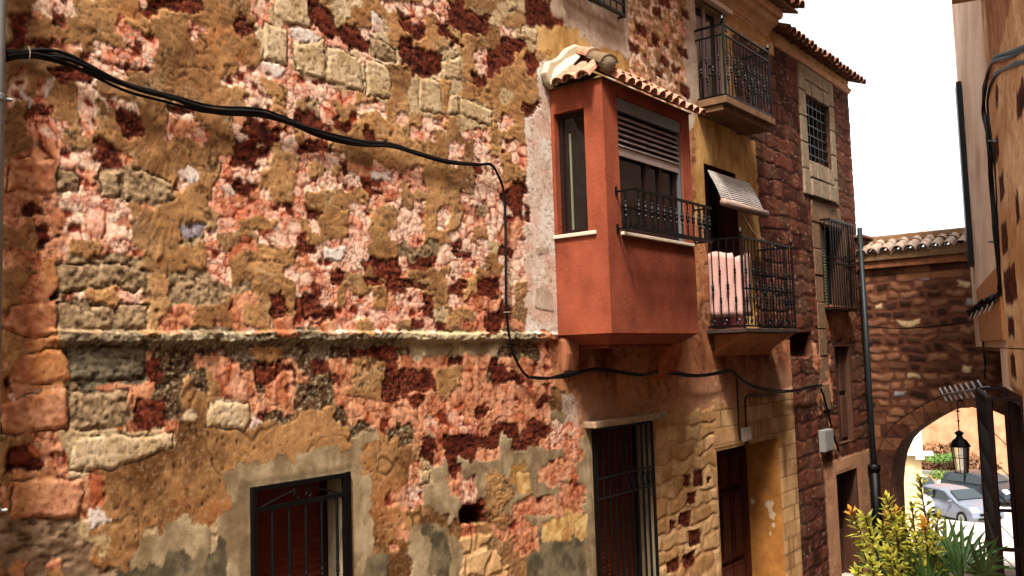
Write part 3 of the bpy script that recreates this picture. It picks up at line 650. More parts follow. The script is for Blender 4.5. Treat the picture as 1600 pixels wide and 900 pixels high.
def axis(parts, marks):
    """graded grid line positions, opening edges snapped in"""
    xs = [parts[0][0]]
    for a, b, fn in parts:
        while xs[-1] < b: xs.append(xs[-1]+fn(xs[-1]))
    xs = np.array(xs)
    for m in marks: xs[np.argmin(abs(xs-m))] = m
    return np.unique(xs)

# ---------------------------------------------------------------- facade of the near house
KEYS = sorted(set(sum(MAP, []))|set('YvhN'))
BIAS = dict(o=1.2, r=.66, p=1.0)
def cl_facade(u, v):
    wu = u+.075*(fbm(u*7, v*7, 101, 5)-.5)*2+.03*(fbm(u*40, v*40, 105, 3)-.5); wv = v+.075*(fbm(u*7, v*7, 103, 5)-.5)*2+.03*(fbm(u*40, v*40, 107, 3)-.5)
    G = np.array([[KEYS.index(c) for c in r] for r in MAP], np.int16).T
    gx = np.clip((wu-MAP_U0)/MAP_ST, 0, G.shape[0]-1.001); gy = np.clip((wv-MAP_V0)/MAP_ST, 0, G.shape[1]-1.001); i = gx.astype(int); j = gy.astype(int); fx = gx-i; fy = gy-j
    c00, c10, c01, c11 = G[i, j], G[i+1, j], G[i, j+1], G[i+1, j+1]; w00, w10, w01, w11 = (1-fx)*(1-fy), fx*(1-fy), (1-fx)*fy, fx*fy
    best = np.full(u.shape, -1., np.float32); sec = best.copy(); k = np.zeros(u.shape, np.int16)
    for n in range(len(KEYS)):
        jit = 1+.55*(fbm(u*38+n*3.1, v*38-n*1.7, 130+n, 3)-.5)
        wt = ((c00 == n)*w00+(c10 == n)*w10+(c01 == n)*w01+(c11 == n)*w11)*BIAS.get(KEYS[n], 1)*jit
        up = wt > best; sec = np.where(up, best, np.maximum(sec, wt)); k = np.where(up, n, k); best = np.where(up, wt, best)
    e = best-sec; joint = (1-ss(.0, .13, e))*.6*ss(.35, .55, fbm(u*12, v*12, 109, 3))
    hb = np.zeros(u.shape, np.float32)
    pu = u+.020*(fbm(u*17, v*17, 111, 4)-.5)*2; pv = v+.020*(fbm(u*17, v*17, 113, 4)-.5)*2
    for ln in STONES.split('\n'):
        t = ln.split(' ')
        if len(t) < 4: continue
        P = np.array([list(map(float, q.split(','))) for q in t[1:]]); lo = P.min(0)-.06; hi = P.max(0)+.06
        s = np.nonzero((u > lo[0]) & (u < hi[0]) & (v > lo[1]) & (v < hi[1]))[0]
        if not len(s): continue
        x, y = pu[s], pv[s]; d2 = np.full(x.shape, 9., np.float32); ins = np.zeros(x.shape, bool)
        for a, b in zip(P, np.roll(P, -1, 0)):
            ex, ey = b-a; wx, wy = x-a[0], y-a[1]; tt = np.clip((wx*ex+wy*ey)/(ex*ex+ey*ey+1e-9), 0, 1); d2 = np.minimum(d2, (wx-ex*tt)**2+(wy-ey*tt)**2)
            cr = ((a[1] > y) != (b[1] > y)) & (x < (b[0]-a[0])*(y-a[1])/(b[1]-a[1]+1e-9)+a[0]); ins ^= cr
        dd = np.sqrt(d2)*np.where(ins, 1, -1)
        if t[0] == 'r': dd = dd-.004-.05*np.maximum(0, fbm(x*22, y*30, 151, 3)-.5)-.02*np.maximum(0, fbm(x*60, y*60, 153, 2)-.45)
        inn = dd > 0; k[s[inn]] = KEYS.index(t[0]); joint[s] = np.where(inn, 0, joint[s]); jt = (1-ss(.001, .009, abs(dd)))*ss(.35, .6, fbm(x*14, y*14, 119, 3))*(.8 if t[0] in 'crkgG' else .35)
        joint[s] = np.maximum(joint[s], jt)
        if t[0] in 'ckgG': hb[s] += np.where(inn, .008*ss(0, .03, dd), 0)
        hb[s] -= .008*jt
    # string course: a worn ledge along the wall
    wob = .03*(fbm(u*4, u*0, 115, 4)-.5)+.012*(fbm(u*18, v*10, 116, 3)-.5)
    led = ss(1.745, 1.765, v+wob)*(1-ss(1.815, 1.83, v+wob))*ss(2.25, 2.4, u)*(1-ss(7.0, 7.1, u)); hb += led*(.042+.05*(fbm(u*9, v*14, 117, 4)-.5))
    return k, hb, np.clip(joint, 0, 1), KEYS
OPEN1 = [(3.575, 4.405, -.45, .815), (7.615, 8.815, -1.35, .87), (10.41, 12.43, -2.0, .36), (10.42, 11.32, 4.84, 6.2), (10.45, 11.42, 1.9, 4.0), (7.6, 8.3, 5.35, 6.3)]
us = axis([(-1.5, 1.5, lambda t: .03), (1.5, 13.05, lambda t: max(.0062, (25+t*t)/4490*.85))], [a for o in OPEN1 for a in o[:2]]+[13.05])
us = us[us <= 13.051]
vs_ = axis([(-2.4, -.9, lambda t: .03), (-.9, 4.75, lambda t: .0088), (4.75, 6.6, lambda t: .014)], [a for o in OPEN1 for a in o[2:]])
WALLM = wall_material('weathered_masonry')
house = empty('stone_house', (2, 0, -.4), 'long rubble stone house with patched ochre mortar, red bay window and two iron balconies', 'house')
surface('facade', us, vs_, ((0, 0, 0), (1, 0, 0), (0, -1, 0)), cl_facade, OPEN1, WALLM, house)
# ================================================================ materials
M_IRON = mat('wrought_iron', srgb(9, 8, 8), .42, .0, .3, 30, .25, 140, bdist=.002)
M_IRONB = mat('balcony_iron', srgb(10, 12, 13), .32, .0, .3, 30, .2, 140, bdist=.002)
M_CABLE = mat('black_cable', srgb(7, 6, 6), .5, 0, .3, 20, .2, 90, bdist=.002)
M_PLAST = mat('jamb_plaster', tuple(c*ALB for c in srgb(176, 156, 124)), .9, 0, .2, 7, .4, 50)
M_RED = mat('red_render', tuple(c*ALB for c in srgb(120, 54, 32)), .92, 0, .14, 2.6, .8, 60, bdist=.006, stretch=(1, 1, .55), rgb2=tuple(c*ALB for c in srgb(172, 86, 56)))
M_STONE = mat('dressed_stone', tuple(c*ALB for c in srgb(168, 138, 108)), .95, 0, .35, 14, .8, 60, bdist=.008)
M_GSTONE = mat('grey_dressed_stone', tuple(c*ALB for c in srgb(150, 128, 104)), .95, 0, .4, 12, .9, 50, bdist=.01)
M_SILL = mat('pale_sill_stone', srgb(206, 184, 162), .6, 0, .1, 8, .2, 60)
M_TILE = mat('clay_tile', tuple(c*ALB for c in srgb(142, 78, 56)), .85, 0, .3, 14, .6, 70, rgb2=tuple(c*ALB for c in srgb(224, 168, 136)))
M_OLDTILE = mat('old_clay_tile', tuple(c*ALB for c in srgb(84, 48, 36)), .9, 0, .3, 12, .6, 60, rgb2=tuple(c*ALB for c in srgb(160, 108, 80)))
M_PALETILE = mat('weathered_pale_tile', tuple(c*ALB for c in srgb(120, 88, 70)), .9, 0, .3, 14, .6, 60, rgb2=tuple(c*ALB for c in srgb(214, 186, 164)))
M_MOSSTILE = mat('mossy_tile', tuple(c*ALB for c in srgb(84, 74, 60)), .9, 0, .3, 18, .6, 60, rgb2=tuple(c*ALB for c in srgb(150, 118, 84)))
M_MORTAR = mat('pale_mortar', tuple(c*ALB for c in srgb(214, 194, 160)), .9, 0, .1, 6, .5, 40, bdist=.01)
M_FRAME = mat('dark_window_frame', srgb(40, 22, 18), .4, 0, .2, 12, .1, 60)
M_WOOD = mat('dark_door_wood', srgb(70, 28, 16), .55, 0, .4, 10, .4, 60, stretch=(1, 1, .12))
M_WOODB = mat('brown_shutter_wood', srgb(74, 46, 32), .6, 0, .4, 10, .4, 60, stretch=(1, 1, .12))
M_BLIND = mat('brown_roller_slats', srgb(104, 44, 26), .5, 0, .2, 8, .15, 60)
M_SLAT = mat('silver_brown_slats', srgb(176, 156, 150), .32, .35, .12, 8, .1, 60)
M_BOXG = mat('grey_shutter_box', srgb(98, 98, 98), .45, .2, .1, 5, .1, 60)
M_GLASS = glass_mat('dark_window_glass', srgb(30, 24, 20), .04)
M_REFLECT = mat('pale_reflection', srgb(112, 106, 84), .9, 0, .15, 5, .3, 30)  # pale tone of the reflection painted on the bay's side pane
M_MUD = mat('dark_jamb_plaster', tuple(c*ALB for c in srgb(96, 66, 48)), .95, 0, .3, 7, .5, 40)
M_CEM = mat('balcony_concrete', tuple(c*ALB for c in srgb(124, 90, 62)), .9, 0, .35, 5, .6, 40)
M_CORN = mat('peach_cornice', tuple(c*ALB for c in srgb(206, 154, 116)), .85, 0, .25, 5, .3, 40)
M_CREAM = mat('cream_render', tuple(c*ALB for c in srgb(242, 214, 164)), .9, 0, .1, 3, .2, 30)
M_WHITE = mat('whitewash', tuple(c*ALB for c in srgb(240, 232, 218)), .9, 0, .06, 4, .2, 30)
M_BARE = mat('bare_plaster', tuple(c*ALB for c in srgb(206, 176, 140)), .95, 0, .2, 12, .5, 40)
M_GALV = mat('galvanised_pipe', srgb(150, 150, 146), .5, .3, .2, 8, .1, 40)
M_DPIPE = mat('dark_grey_pipe', srgb(30, 34, 36), .5, .2, .2, 8, .1, 40)
M_PBOX = mat('pale_plastic', srgb(164, 146, 128), .5, 0, .08, 8, .1, 40)
M_GBOX = mat('grey_plastic', srgb(122, 118, 112), .5, 0, .08, 8, .1, 40)
M_DARK = mat('dark_room', srgb(22, 14, 12), .95, 0, .1, 3, 0)

# ================================================================ builders
def reveal(parent, a, b, c, d, depth, m, name='reveal', y0=-.008):
    bm = BM(); t = .08
    box(bm, a-t, a, y0, depth, c-t, d+t); box(bm, b, b+t, y0, depth, c-t, d+t)
    box(bm, a+.0005, b-.0005, y0, depth, d, d+t); box(bm, a+.0005, b-.0005, y0, depth, c-t, c)
    return obj(name, bm, m, parent)
def slats(bm, x0, x1, y, z0, z1, pitch, t=.008, lean=.35):
    z = z0
    while z < z1-pitch*.5:
        c = (((x0+x1)/2), y, z+pitch/2); ax = (Vector((1, 0, 0)), Vector((0, math.cos(lean), -math.sin(lean))).normalized(), Vector((0, math.sin(lean), math.cos(lean))))
        obox(bm, c, ax, (x1-x0)/2, t/2, pitch*.52); z += pitch
def knob_bar(z0, z1, r=.009, knobs=(.5,), kr=.021, n=7):
    prof = [(r, 0)]; Lz = z1-z0
    for k in knobs:
        c = k*Lz
        for dz, rr in ((-.075, r), (-.065, kr*.8), (-.052, r), (-.036, kr*.7), (-.018, kr*1.1), (0, kr*.8), (.018, kr*1.1), (.036, kr*.7), (.052, r), (.065, kr*.8), (.075, r)): prof.append((rr, c+dz))
    prof.append((r, Lz)); bm = BM(); lathe(bm, (0, 0, z0), prof, n); return bm
def scroll(bm, c, ax, ay, R, turns=1.1, r=.006, ph=0):
    pts = []; c = Vector(c)
    for i in range(18):
        t = i/17; a = ph+t*turns*2*math.pi; rr = R*(1-.75*t); pts.append(c+ax*(math.cos(a)*rr)+ay*(math.sin(a)*rr))
    tube(bm, pts, r, 5)
def barrel(bm, p, q, w0, w1, up, t=.014, n=7, flip=1, arc=math.pi*.95):
    """half round clay tile from p (low end) to q (high end)"""
    p, q = Vector(p), Vector(q); d = (q-p).normalized(); s = d.cross(up).normalized(); u = s.cross(d).normalized()*flip
    R = []
    for P, wd in ((p, w0), (q, w1)):
        for rr in (wd/2, wd/2-t): R.append([bm.verts.new(P+s*(math.cos(a)*rr)+u*(math.sin(a)*rr)) for a in [(math.pi-arc)/2+arc*k/(n-1) for k in range(n)]])
    o0, i0, o1, i1 = R
    for k in range(n-1):
        bm.faces.new((o0[k], o0[k+1], o1[k+1], o1[k])); bm.faces.new((i0[k+1], i0[k], i1[k], i1[k+1])); bm.faces.new((o0[k+1], o0[k], i0[k], i0[k+1])); bm.faces.new((o1[k], o1[k+1], i1[k+1], i1[k]))
    for A, B, C_, D_ in ((o0[0], o1[0], i1[0], i0[0]), (o0[-1], i0[-1], i1[-1], o1[-1])): bm.faces.new((A, B, C_, D_))
def tile_row(bm, P0, P1, down, pitch=.2, length=.42, rows=1, wd=.19, jitter=.012, channels=True):
    """rows of barrel tiles between eave points P0..P1; down = vector from the high to the low edge of one tile (normalised)"""
    P0, P1 = Vector(P0), Vector(P1); e = (P1-P0); n = max(1, int(round(e.length/pitch))); d = Vector(down).normalized(); up = e.normalized().cross(d); up = up if up.z > 0 else -up
    for r in range(rows):
        for i in range(n+1):
            j = Vector((random.uniform(-1, 1), random.uniform(-1, 1), random.uniform(-.6, .6)))*jitter
            b = P0+e*(i/n)-d*(r*length*.82)+up*(.02*0+.004*r)+j
            barrel(bm, b, b-d*length, wd*random.uniform(.95, 1.05), wd*.8, up)
            if channels and i < n:
                b2 = b+e*(.5/n)+up*.045+d*(-.03); barrel(bm, b2, b2-d*length, wd*.8, wd, up, flip=-1)
def spikes(): pass

# ================================================================ near house: openings
# lower left barred window
def barred_window(nm, a, b, c, d, depth, group_bars, blind, lab=None):
    wn = reveal(house, a, b, c, d, depth, M_PLAST, 'window'); wn['label'] = lab
    bm = BM(); f = .05; box(bm, a, a+f, depth-.05, depth, c, d); box(bm, b-f, b, depth-.05, depth, c, d); box(bm, a+f, b-f, depth-.05, depth, d-f, d); box(bm, a+f, b-f, depth-.049, depth-.001, c, c+f); obj('window_frame', bm, M_FRAME, wn)
    bm = BM(); box(bm, a-.02, b+.02, depth+.002, depth+.02, c-.02, d+.02); obj('pane', bm, M_DARK, wn)
    bm = BM(); slats(bm, a+f, b-f, depth-.018, c+f, d-f, .048, lean=.25); obj('roller_shutter', bm, blind, wn)
    return wn
wn = barred_window('window', 3.575, 4.405, -.45, .815, .26, None, M_BLIND, 'low barred window with a rust brown slatted shutter in a grey cement surround')
bm = BM(); y = -.03
for z in (.80, .665): bar(bm, (3.585, y, z), (4.40, y, z), .022, .03)
for x in (3.592, 4.36): bar(bm, (x, y, -.44), (x, y, .81), .03, .03)
bar(bm, (4.395, y-.002, -.44), (4.395, y-.002, .82), .012, .04)
A, B = Vector((1, 0, 0)), Vector((0, 0, 1))
scroll(bm, (3.94, y, .715), A, B, .035, 1.1, .006, 1.2); scroll(bm, (4.03, y, .715), -A, B, .035, 1.1, .006, 1.2); tube(bm, [(3.62, y, .67), (3.75, y, .71), (3.90, y, .75), (3.985, y, .8)], .006, 5); tube(bm, [(4.34, y, .67), (4.22, y, .71), (4.08, y, .75), (3.985, y, .8)], .006, 5)
obj('grille_frame', bm, M_IRON, wn)
for i in range(5):
    x = 3.735+i*.138; k = obj('bar', knob_bar(-.44, .665, .011, (.55,), .014), M_IRON, wn) if i == 0 else None
    if k: b0 = k; b0.location = b0.location+Vector((x, y, 0))
    else: k = b0.copy(); COL.objects.link(k); k.location = b0.location+Vector((x-3.735, 0, 0))
# tall barred window under the bay
wn = barred_window('window', 7.615, 8.815, -1.35, .87, .24, None, M_BLIND, 'tall barred window with dark brown slats below the red bay window')
bm = BM(); obox(bm, (8.23, -.05, .91), (Vector((1, 0, .0)).normalized(), Vector((0, 1, 0)), Vector((0, 0, 1))), .74, .10, .032); obj('lintel_slab', bm, M_STONE, wn, bevel=.012)
bm = BM(); y = -.035
for z in (.36, .16): tube(bm, [(7.65, y, z), (8.2, y, z+.008), (8.79, y, z)], .014, 6)
for z in (.85, -1.33): bar(bm, (7.63, y, z), (8.80, y, z), .02, .025)
for x in (8.22, 8.34, 8.46, 8.58, 8.70):
    pts = [(x+.03*math.cos(t), y-.01, .26+.07*math.sin(t)) for t in [k*math.pi/5 for k in range(11)]]
    b2 = BM(); tube(b2, pts, .006, 5); obj('ring', b2, M_IRON, wn)
bar(bm, (7.63, y, -1.33), (7.63, y, .85), .02); bar(bm, (8.80, y, -1.33), (8.80, y, .85), .02)
obj('grille_frame', bm, M_IRON, wn)
for i in range(11):
    x = 7.66+i*.112
    if i == 0: b0 = obj('bar', knob_bar(-1.33, .85, .013, (.2, .9), .015), M_IRON, wn); b0.location = b0.location+Vector((x, y, 0))
    else: k = b0.copy(); COL.objects.link(k); k.location = b0.location+Vector((x-7.66, 0, 0))
# doorway
dr = reveal(house, 10.41, 12.43, -2.0, .36, .62, mat('ochre_paint', tuple(c*ALB for c in srgb(138, 82, 34)), .8, 0, .12, 3.5, .5, 40, rgb2=tuple(c*ALB for c in srgb(196, 132, 62))), 'doorway'); dr['label'] = 'deep doorway with ochre painted jambs and a brown panelled door'
bm = BM(); y = .52
box(bm, 10.41, 12.43, y+.04, y+.07, -2.0, .36)
box(bm, 10.41, 10.50, y-.04, y+.04, -2, .36); box(bm, 12.34, 12.43, y-.04, y+.04, -2, .36); box(bm, 10.5, 12.34, y-.04, y+.04, .27, .36); box(bm, 11.34, 11.44, y-.05, y+.04, -2, .27)
obj('door_frame', bm, M_WOOD, dr, bevel=.004)
bm = BM()
for x0, x1 in ((10.5, 11.34), (11.44, 12.34)):
    for z0, z1 in ((-1.95, -1.35), (-1.28, -.35), (-.28, .2)):
        box(bm, x0+.09, (x0+x1)/2-.035, y-.012, y+.04, z0, z1); box(bm, (x0+x1)/2+.035, x1-.09, y-.012, y+.04, z0, z1)
        box(bm, x0+.13, (x0+x1)/2-.075, y-.03, y-.012, z0+.05, z1-.05); box(bm, (x0+x1)/2+.075, x1-.13, y-.03, y-.012, z0+.05, z1-.05)
obj('door_panel', bm, M_WOOD, dr, bevel=.006)
bm = BM(); lathe(bm, (11.39, y-.06, -.75), [(.025, 0), (.03, .01), (.012, .02), (.012, .05), (.028, .06), (.028, .075)], 10, (0, -1, 0)); obj('handle', bm, M_IRON, dr)
def blob(bm, c, ax, ay, r1, r2, t, seed):
    random.seed(seed); n = 14; nrm = ax.cross(ay); pts = []
    for k in range(n):
        a = 2*math.pi*k/n; q = random.uniform(.5, 1.2); pts.append(Vector(c)+ax*(math.cos(a)*r1*q)+ay*(math.sin(a)*r2*q))
    prism(bm, pts, nrm*t)
AY, AZ = Vector((0, -1, 0)), Vector((0, 0, 1))
for yy, z, r1, r2, s in ((.17, -.62, .07, .11, 1), (.14, -.74, .05, .07, 6), (.42, -.57, .035, .06, 2), (.18, -1.0, .02, .035, 3), (.12, -.88, .03, .05, 4)): bm = BM(); blob(bm, (12.4285, yy, z), AY, AZ, r1, r2, -.003, s); obj('bare_plaster_patch', bm, M_BARE, dr)
# small upper window grille at the top edge, and the opening behind
wn = reveal(house, 7.6, 8.3, 5.35, 6.3, .22, M_PLAST, 'window'); bm = BM(); box(bm, 7.58, 8.32, .222, .24, 5.33, 6.32); obj('pane', bm, M_GLASS, wn)
bm = BM(); y = -.10
for z in (5.33, 5.45, 6.2): bar(bm, (7.3, y, z), (8.47, y, z), .03 if z < 5.4 else .018, .035 if z < 5.4 else .018)
bar(bm, (8.46, y, 5.32), (8.46, y, 6.2), .025); bar(bm, (7.31, y, 5.32), (7.31, y, 6.2), .025)
for x in (7.31, 8.46):
    for z in (5.33, 6.2): bar(bm, (x, y, z), (x, .02, z), .022)
for i in range(9): scroll(bm, (7.4+i*.13, y, 5.56), A, B, .03, 1.2, .005, i % 2*3.14)
obj('grille_frame', bm, M_IRONB, wn)
for i in range(9):
    x = 7.42+i*.125
    if i == 0: b0 = obj('bar', knob_bar(5.35, 6.2, .008, (.4,), .016), M_IRONB, wn); b0.location = b0.location+Vector((x, y, 0))
    else: k = b0.copy(); COL.objects.link(k); k.location = b0.location+Vector((x-7.42, 0, 0))
# upper balcony door, lower balcony door
dr = reveal(house, 10.42, 11.32, 4.84, 6.2, .16, M_PLAST, 'balcony_door'); dr['label'] = 'grey and brown balcony door behind the upper railing'
bm = BM(); box(bm, 10.42, 11.32, .12, .15, 4.84, 6.2); box(bm, 10.42, 10.5, .08, .12, 4.84, 6.2); box(bm, 10.83, 10.91, .08, .12, 4.84, 6.2); box(bm, 11.24, 11.32, .08, .12, 4.84, 6.2); obj('door_frame', bm, mat('mauve_frame', srgb(150, 118, 112), .5, 0, .2, 9, .2, 50, stretch=(1, 1, .2)), dr)
bm = BM(); box(bm, 10.53, 10.8, .10, .119, 4.9, 6.15); box(bm, 10.94, 11.21, .10, .119, 4.9, 6.15); obj('pane', bm, M_GLASS, dr)
bm = BM(); box(bm, 10.34, 11.42, -.09, .02, 6.2, 6.27); obj('lintel_slab', bm, M_SILL, dr)
dr = reveal(house, 10.45, 11.42, 1.9, 4.0, .3, mat('maroon_paint', srgb(84, 34, 26), .8, 0, .2, 4, .2, 40), 'balcony_door'); dr['label'] = 'dark maroon balcony door behind the lower railing'
bm = BM(); box(bm, 10.45, 11.42, .24, .28, 1.9, 4.0); box(bm, 10.45, 10.55, .19, .24, 1.9, 4.0); box(bm, 11.32, 11.42, .19, .24, 1.9, 4); box(bm, 10.89, 10.98, .19, .24, 1.9, 4.0); obj('door_frame', bm, mat('maroon_wood', srgb(60, 22, 18), .6, 0, .2, 4, .2, 40), dr)
bm = BM(); box(bm, 10.57, 10.87, .22, .238, 2.4, 3.9); box(bm, 11.0, 11.3, .22, .238, 2.4, 3.9); obj('pane', bm, M_GLASS, dr)

# ================================================================ bay window (a part of the house)
def bay():
    U0_, U1_, P, ZB, ZT = 7.09, 8.86, .62, 1.80, 4.20; t = .12
    bm = BM()
    sx0, sx1, sz0, sz1 = 7.345, 8.665, 2.76, 4.08          # front opening
    box(bm, U0_, sx0, -P, -P+t, ZB, ZT); box(bm, sx1, U1_, -P, -P+t, ZB, ZT); box(bm, sx0, sx1, -P, -P+t, ZB, sz0); box(bm, sx0, sx1, -P, -P+t, sz1, ZT)
    y0, y1, z0, z1 = -.405, -.055, 2.765, 3.96             # side opening, facing up the street
    box(bm, U0_, U0_+t, -P+t, y0, ZB, ZT); box(bm, U0_, U0_+t, y1, .02, ZB, ZT); box(bm, U0_, U0_+t, y0, y1, ZB, z0); box(bm, U0_, U0_+t, y0, y1, z1, ZT)
    box(bm, U1_-t, U1_, -P+t, .02, ZB, ZT); box(bm, U0_+t, U1_-t, -P+t, .02, ZB, ZB+.06)
    bmesh.ops.remove_doubles(bm, verts=bm.verts, dist=.0005)
    b = obj('bay_window', bm, M_RED, house); b['label'] = 'terracotta red rendered bay window with small tiled roof'
    bm = BM()                                              # stepped underside
    v = [(U0_, -P, ZB), (U1_, -P, ZB), (U1_, .0, ZB), (U0_, .0, ZB)]; w_ = [(U0_+.22, -P+.16, ZB-.10), (U1_-.12, -P+.16, ZB-.10), (U1_-.12, 0, ZB-.10), (U0_+.22, 0, ZB-.10)]
    V = [bm.verts.new(p) for p in v]; W_ = [bm.verts.new(p) for p in w_]; bm.faces.new(V); bm.faces.new(W_[::-1])
    for k in range(4): bm.faces.new((V[k], W_[k], W_[(k+1) % 4], V[(k+1) % 4]))
    bmesh.ops.recalc_face_normals(bm, faces=bm.faces); box(bm, U0_+.3, U1_-.2, -P+.22, 0, ZB-.135, ZB-.1)
    obj('underside', bm, M_RED, b)
    # front window
    bm = BM(); fy = -P+.03; box(bm, sx0+.004, sx1-.004, -P+.006, -P+.05, 3.95, sz1-.004); obj('shutter_box', bm, M_BOXG, b, bevel=.004)
    bm = BM(); slats(bm, sx0+.03, sx1-.03, -P+.045, 3.60, 3.94, .056, .012, .75); box(bm, sx0+.03, sx1-.03, -P+.035, -P+.06, 3.52, 3.60); obj('roller_shutter', bm, M_SLAT, b)
    for xg in (sx0, sx1-.035):
        bm = BM(); box(bm, xg, xg+.035, -P+.02, -P+.10, sz0, 3.95); obj('shutter_guide', bm, M_BOXG, b)
    bm = BM(); fy = -P+.085
    for x0, x1 in ((sx0+.035, sx0+.09), (7.96, 8.04), (8.25, 8.31), (sx1-.09, sx1-.035)): box(bm, x0, x1, fy-.02, fy+.04, sz0, 3.95)
    box(bm, sx0+.03, sx1-.03, fy-.018, fy+.038, sz0, sz0+.06); box(bm, sx0+.03, sx1-.03, fy-.018, fy+.038, 3.88, 3.95); obj('window_frame', bm, M_FRAME, b)
    bm = BM(); box(bm, sx0+.05, sx1-.05, fy+.005, fy+.02, sz0+.02, 3.93); obj('pane', bm, M_GLASS, b)
    # side window
    bm = BM(); x = U0_+.075; e = .045; box(bm, x, x+.05, y0, y0+e, z0, z1); box(bm, x, x+.05, y1-e, y1, z0, z1); box(bm, x, x+.05, y0+e, y1-e, z0, z0+e); box(bm, x, x+.05, y0+e, y1-e, z1-e, z1); obj('window_frame', bm, M_FRAME, b)
    bm = BM(); box(bm, x+.02, x+.03, y0, y1, z0, z1); obj('pane', bm, M_GLASS, b)
    bm = BM(); box(bm, x+.006, x+.018, y1-.135, y1-.115, z0+.05, z1-.2); obj('frame_reflection', bm, M_REFLECT, b)  # thin pale strip outside the glass stands in for the frame's reflection
    bm = BM(); box(bm, U0_-.025, U0_+.05, -.50, .01, z0-.035, z0+.002); obj('sill', bm, M_SILL, b, bevel=.005)
    bm = BM(); box(bm, sx0-.02, sx1+.14, -P-.035, -P+.06, sz0-.03, sz0+.002); obj('sill', bm, M_SILL, b, bevel=.005)
    # little hipped roof of barrel tiles
    ov = .13; ze = 4.235; zr = 4.66
    up = []
    c1 = (U0_+.02, -P-.02, ze+.02); bm = BM()
    V = [bm.verts.new(p) for p in ((U0_-.03, 0.02, ze-.03), (U0_-.03, -P-.03, ze-.03), (U1_+.03, -P-.03, ze-.03), (U1_+.03, .02, ze-.03), (U0_+.56, .02, zr-.07), (U1_+.02, .02, zr-.07))]
    for f in ((0, 1, 4), (1, 2, 5, 4), (2, 3, 5), (3, 2, 1, 0), (0, 4, 5, 3)): bm.faces.new([V[i] for i in f])
    bmesh.ops.recalc_face_normals(bm, faces=bm.faces); obj('roof_bed', bm, M_CEM, b)
    bm = BM(); random.seed(3); dn = Vector((0, -(P+.06), ze-zr)).normalized(); tile_row(bm, (U0_+.14, -P-ov, ze-.055), (U1_+.06, -P-ov, ze-.055), dn, .152, .40, 1, .135, .008); tile_row(bm, (U0_+.50, -P-ov+.30, ze+.16), (U1_+.06, -P-ov+.30, ze+.16), dn, .152, .42, 1, .135, .008)
    obj('front_roof_tiles', bm, M_TILE, b, smooth=False)
    bm = BM(); dn = Vector((-.56, 0, ze-zr)).normalized(); tile_row(bm, (U0_-.13, -.50, ze-.035), (U0_-.13, -.20, ze-.035), dn, .17, .34, 1, .15); obj('side_roof_tiles', bm, M_TILE, b)
    bm = BM(); q = Vector((U0_+.56, 0, zr+.07)); p = Vector((U0_-.02, -P-.10, ze+.075)); d_ = (q-p)
    barrel(bm, p, p+d_*.55, .18, .15, Vector((0, 0, 1)), .02, 9); obj('hip_tile', bm, M_MOSSTILE, b)
    bm = BM(); barrel(bm, p+d_*.45+Vector((0, 0, .02)), q, .17, .15, Vector((0, 0, 1)), .02, 9); obj('hip_tile', bm, M_TILE, b)
    bm = BM(); ax = frame_axes(d_); lathe(bm, p+Vector((0, 0, .0))-d_.normalized()*.004, [(.02, -.012), (.068, 0), (.07, .12), (.03, .13)], 12, d_); obj('mortar_plug', bm, M_GSTONE, b)
    # pale mortar flashing daubed against the wall
    bm = BM(); random.seed(5)
    pts = [(6.93, 4.34), (7.0, 4.47), (7.1, 4.50), (7.2, 4.56), (7.33, 4.68), (7.48, 4.76), (7.62, 4.77), (7.74, 4.70), (7.6, 4.56), (7.36, 4.44), (7.16, 4.26), (7.06, 4.20), (6.98, 4.24)]
    prism(bm, [(x, -.02, z) for x, z in pts], (0, -.075, 0)); obj('mortar_flashing', bm, M_MORTAR, b, bevel=.02)
    bm = BM(); V = [bm.verts.new(p_) for p_ in ((6.99, -.03, 4.25), (7.0, -.17, 4.20), (7.02, -.17, 4.30), (7.46, -.17, 4.62), (7.66, -.03, 4.76), (7.12, -.03, 4.50))]; bmesh.ops.convex_hull(bm, input=bm.verts); obj('mortar_fillet', bm, M_MORTAR, b, bevel=.012)
    # iron guard in front of the window
    gx0, gx1, gy = 7.26, 8.86, -.83
    bm = BM(); zt, zb = 3.135, 2.775
    for z, ww in ((zt, .022), (zb, .022)): bar(bm, (gx0, gy, z), (gx1, gy, z), ww, ww*1.2); bar(bm, (gx0, -P, z), (gx0, gy, z), .018); bar(bm, (gx1, -P, z), (gx1, gy, z), .018)
    bar(bm, (gx0, gy+.08, zb), (gx1, gy+.08, zb), .015)
    for x in (gx0, gx1):
        for z in (zt, zb): box(bm, x-.016, x+.016, -P-.012, -P-.001, z-.03, z+.05)
    r = obj('window_guard', bm, M_IRONB, b)
    k0 = None
    pos = [(gx0+.055+i*.124, gy) for i in range(13)]+[(gx0, -.72), (gx1, -.70), (gx1, -.76)]
    for i, (x, yy) in enumerate(pos):
        if i == 0: k0 = obj('baluster', knob_bar(zb, zt, .008, (.52,), .019), M_IRONB, b); k0.location = k0.location+Vector((x, yy, 0)); base = k0.location.copy()
        else: k = k0.copy(); COL.objects.link(k); k.location = base+Vector((x-pos[0][0], yy-pos[0][1], 0))
bay()

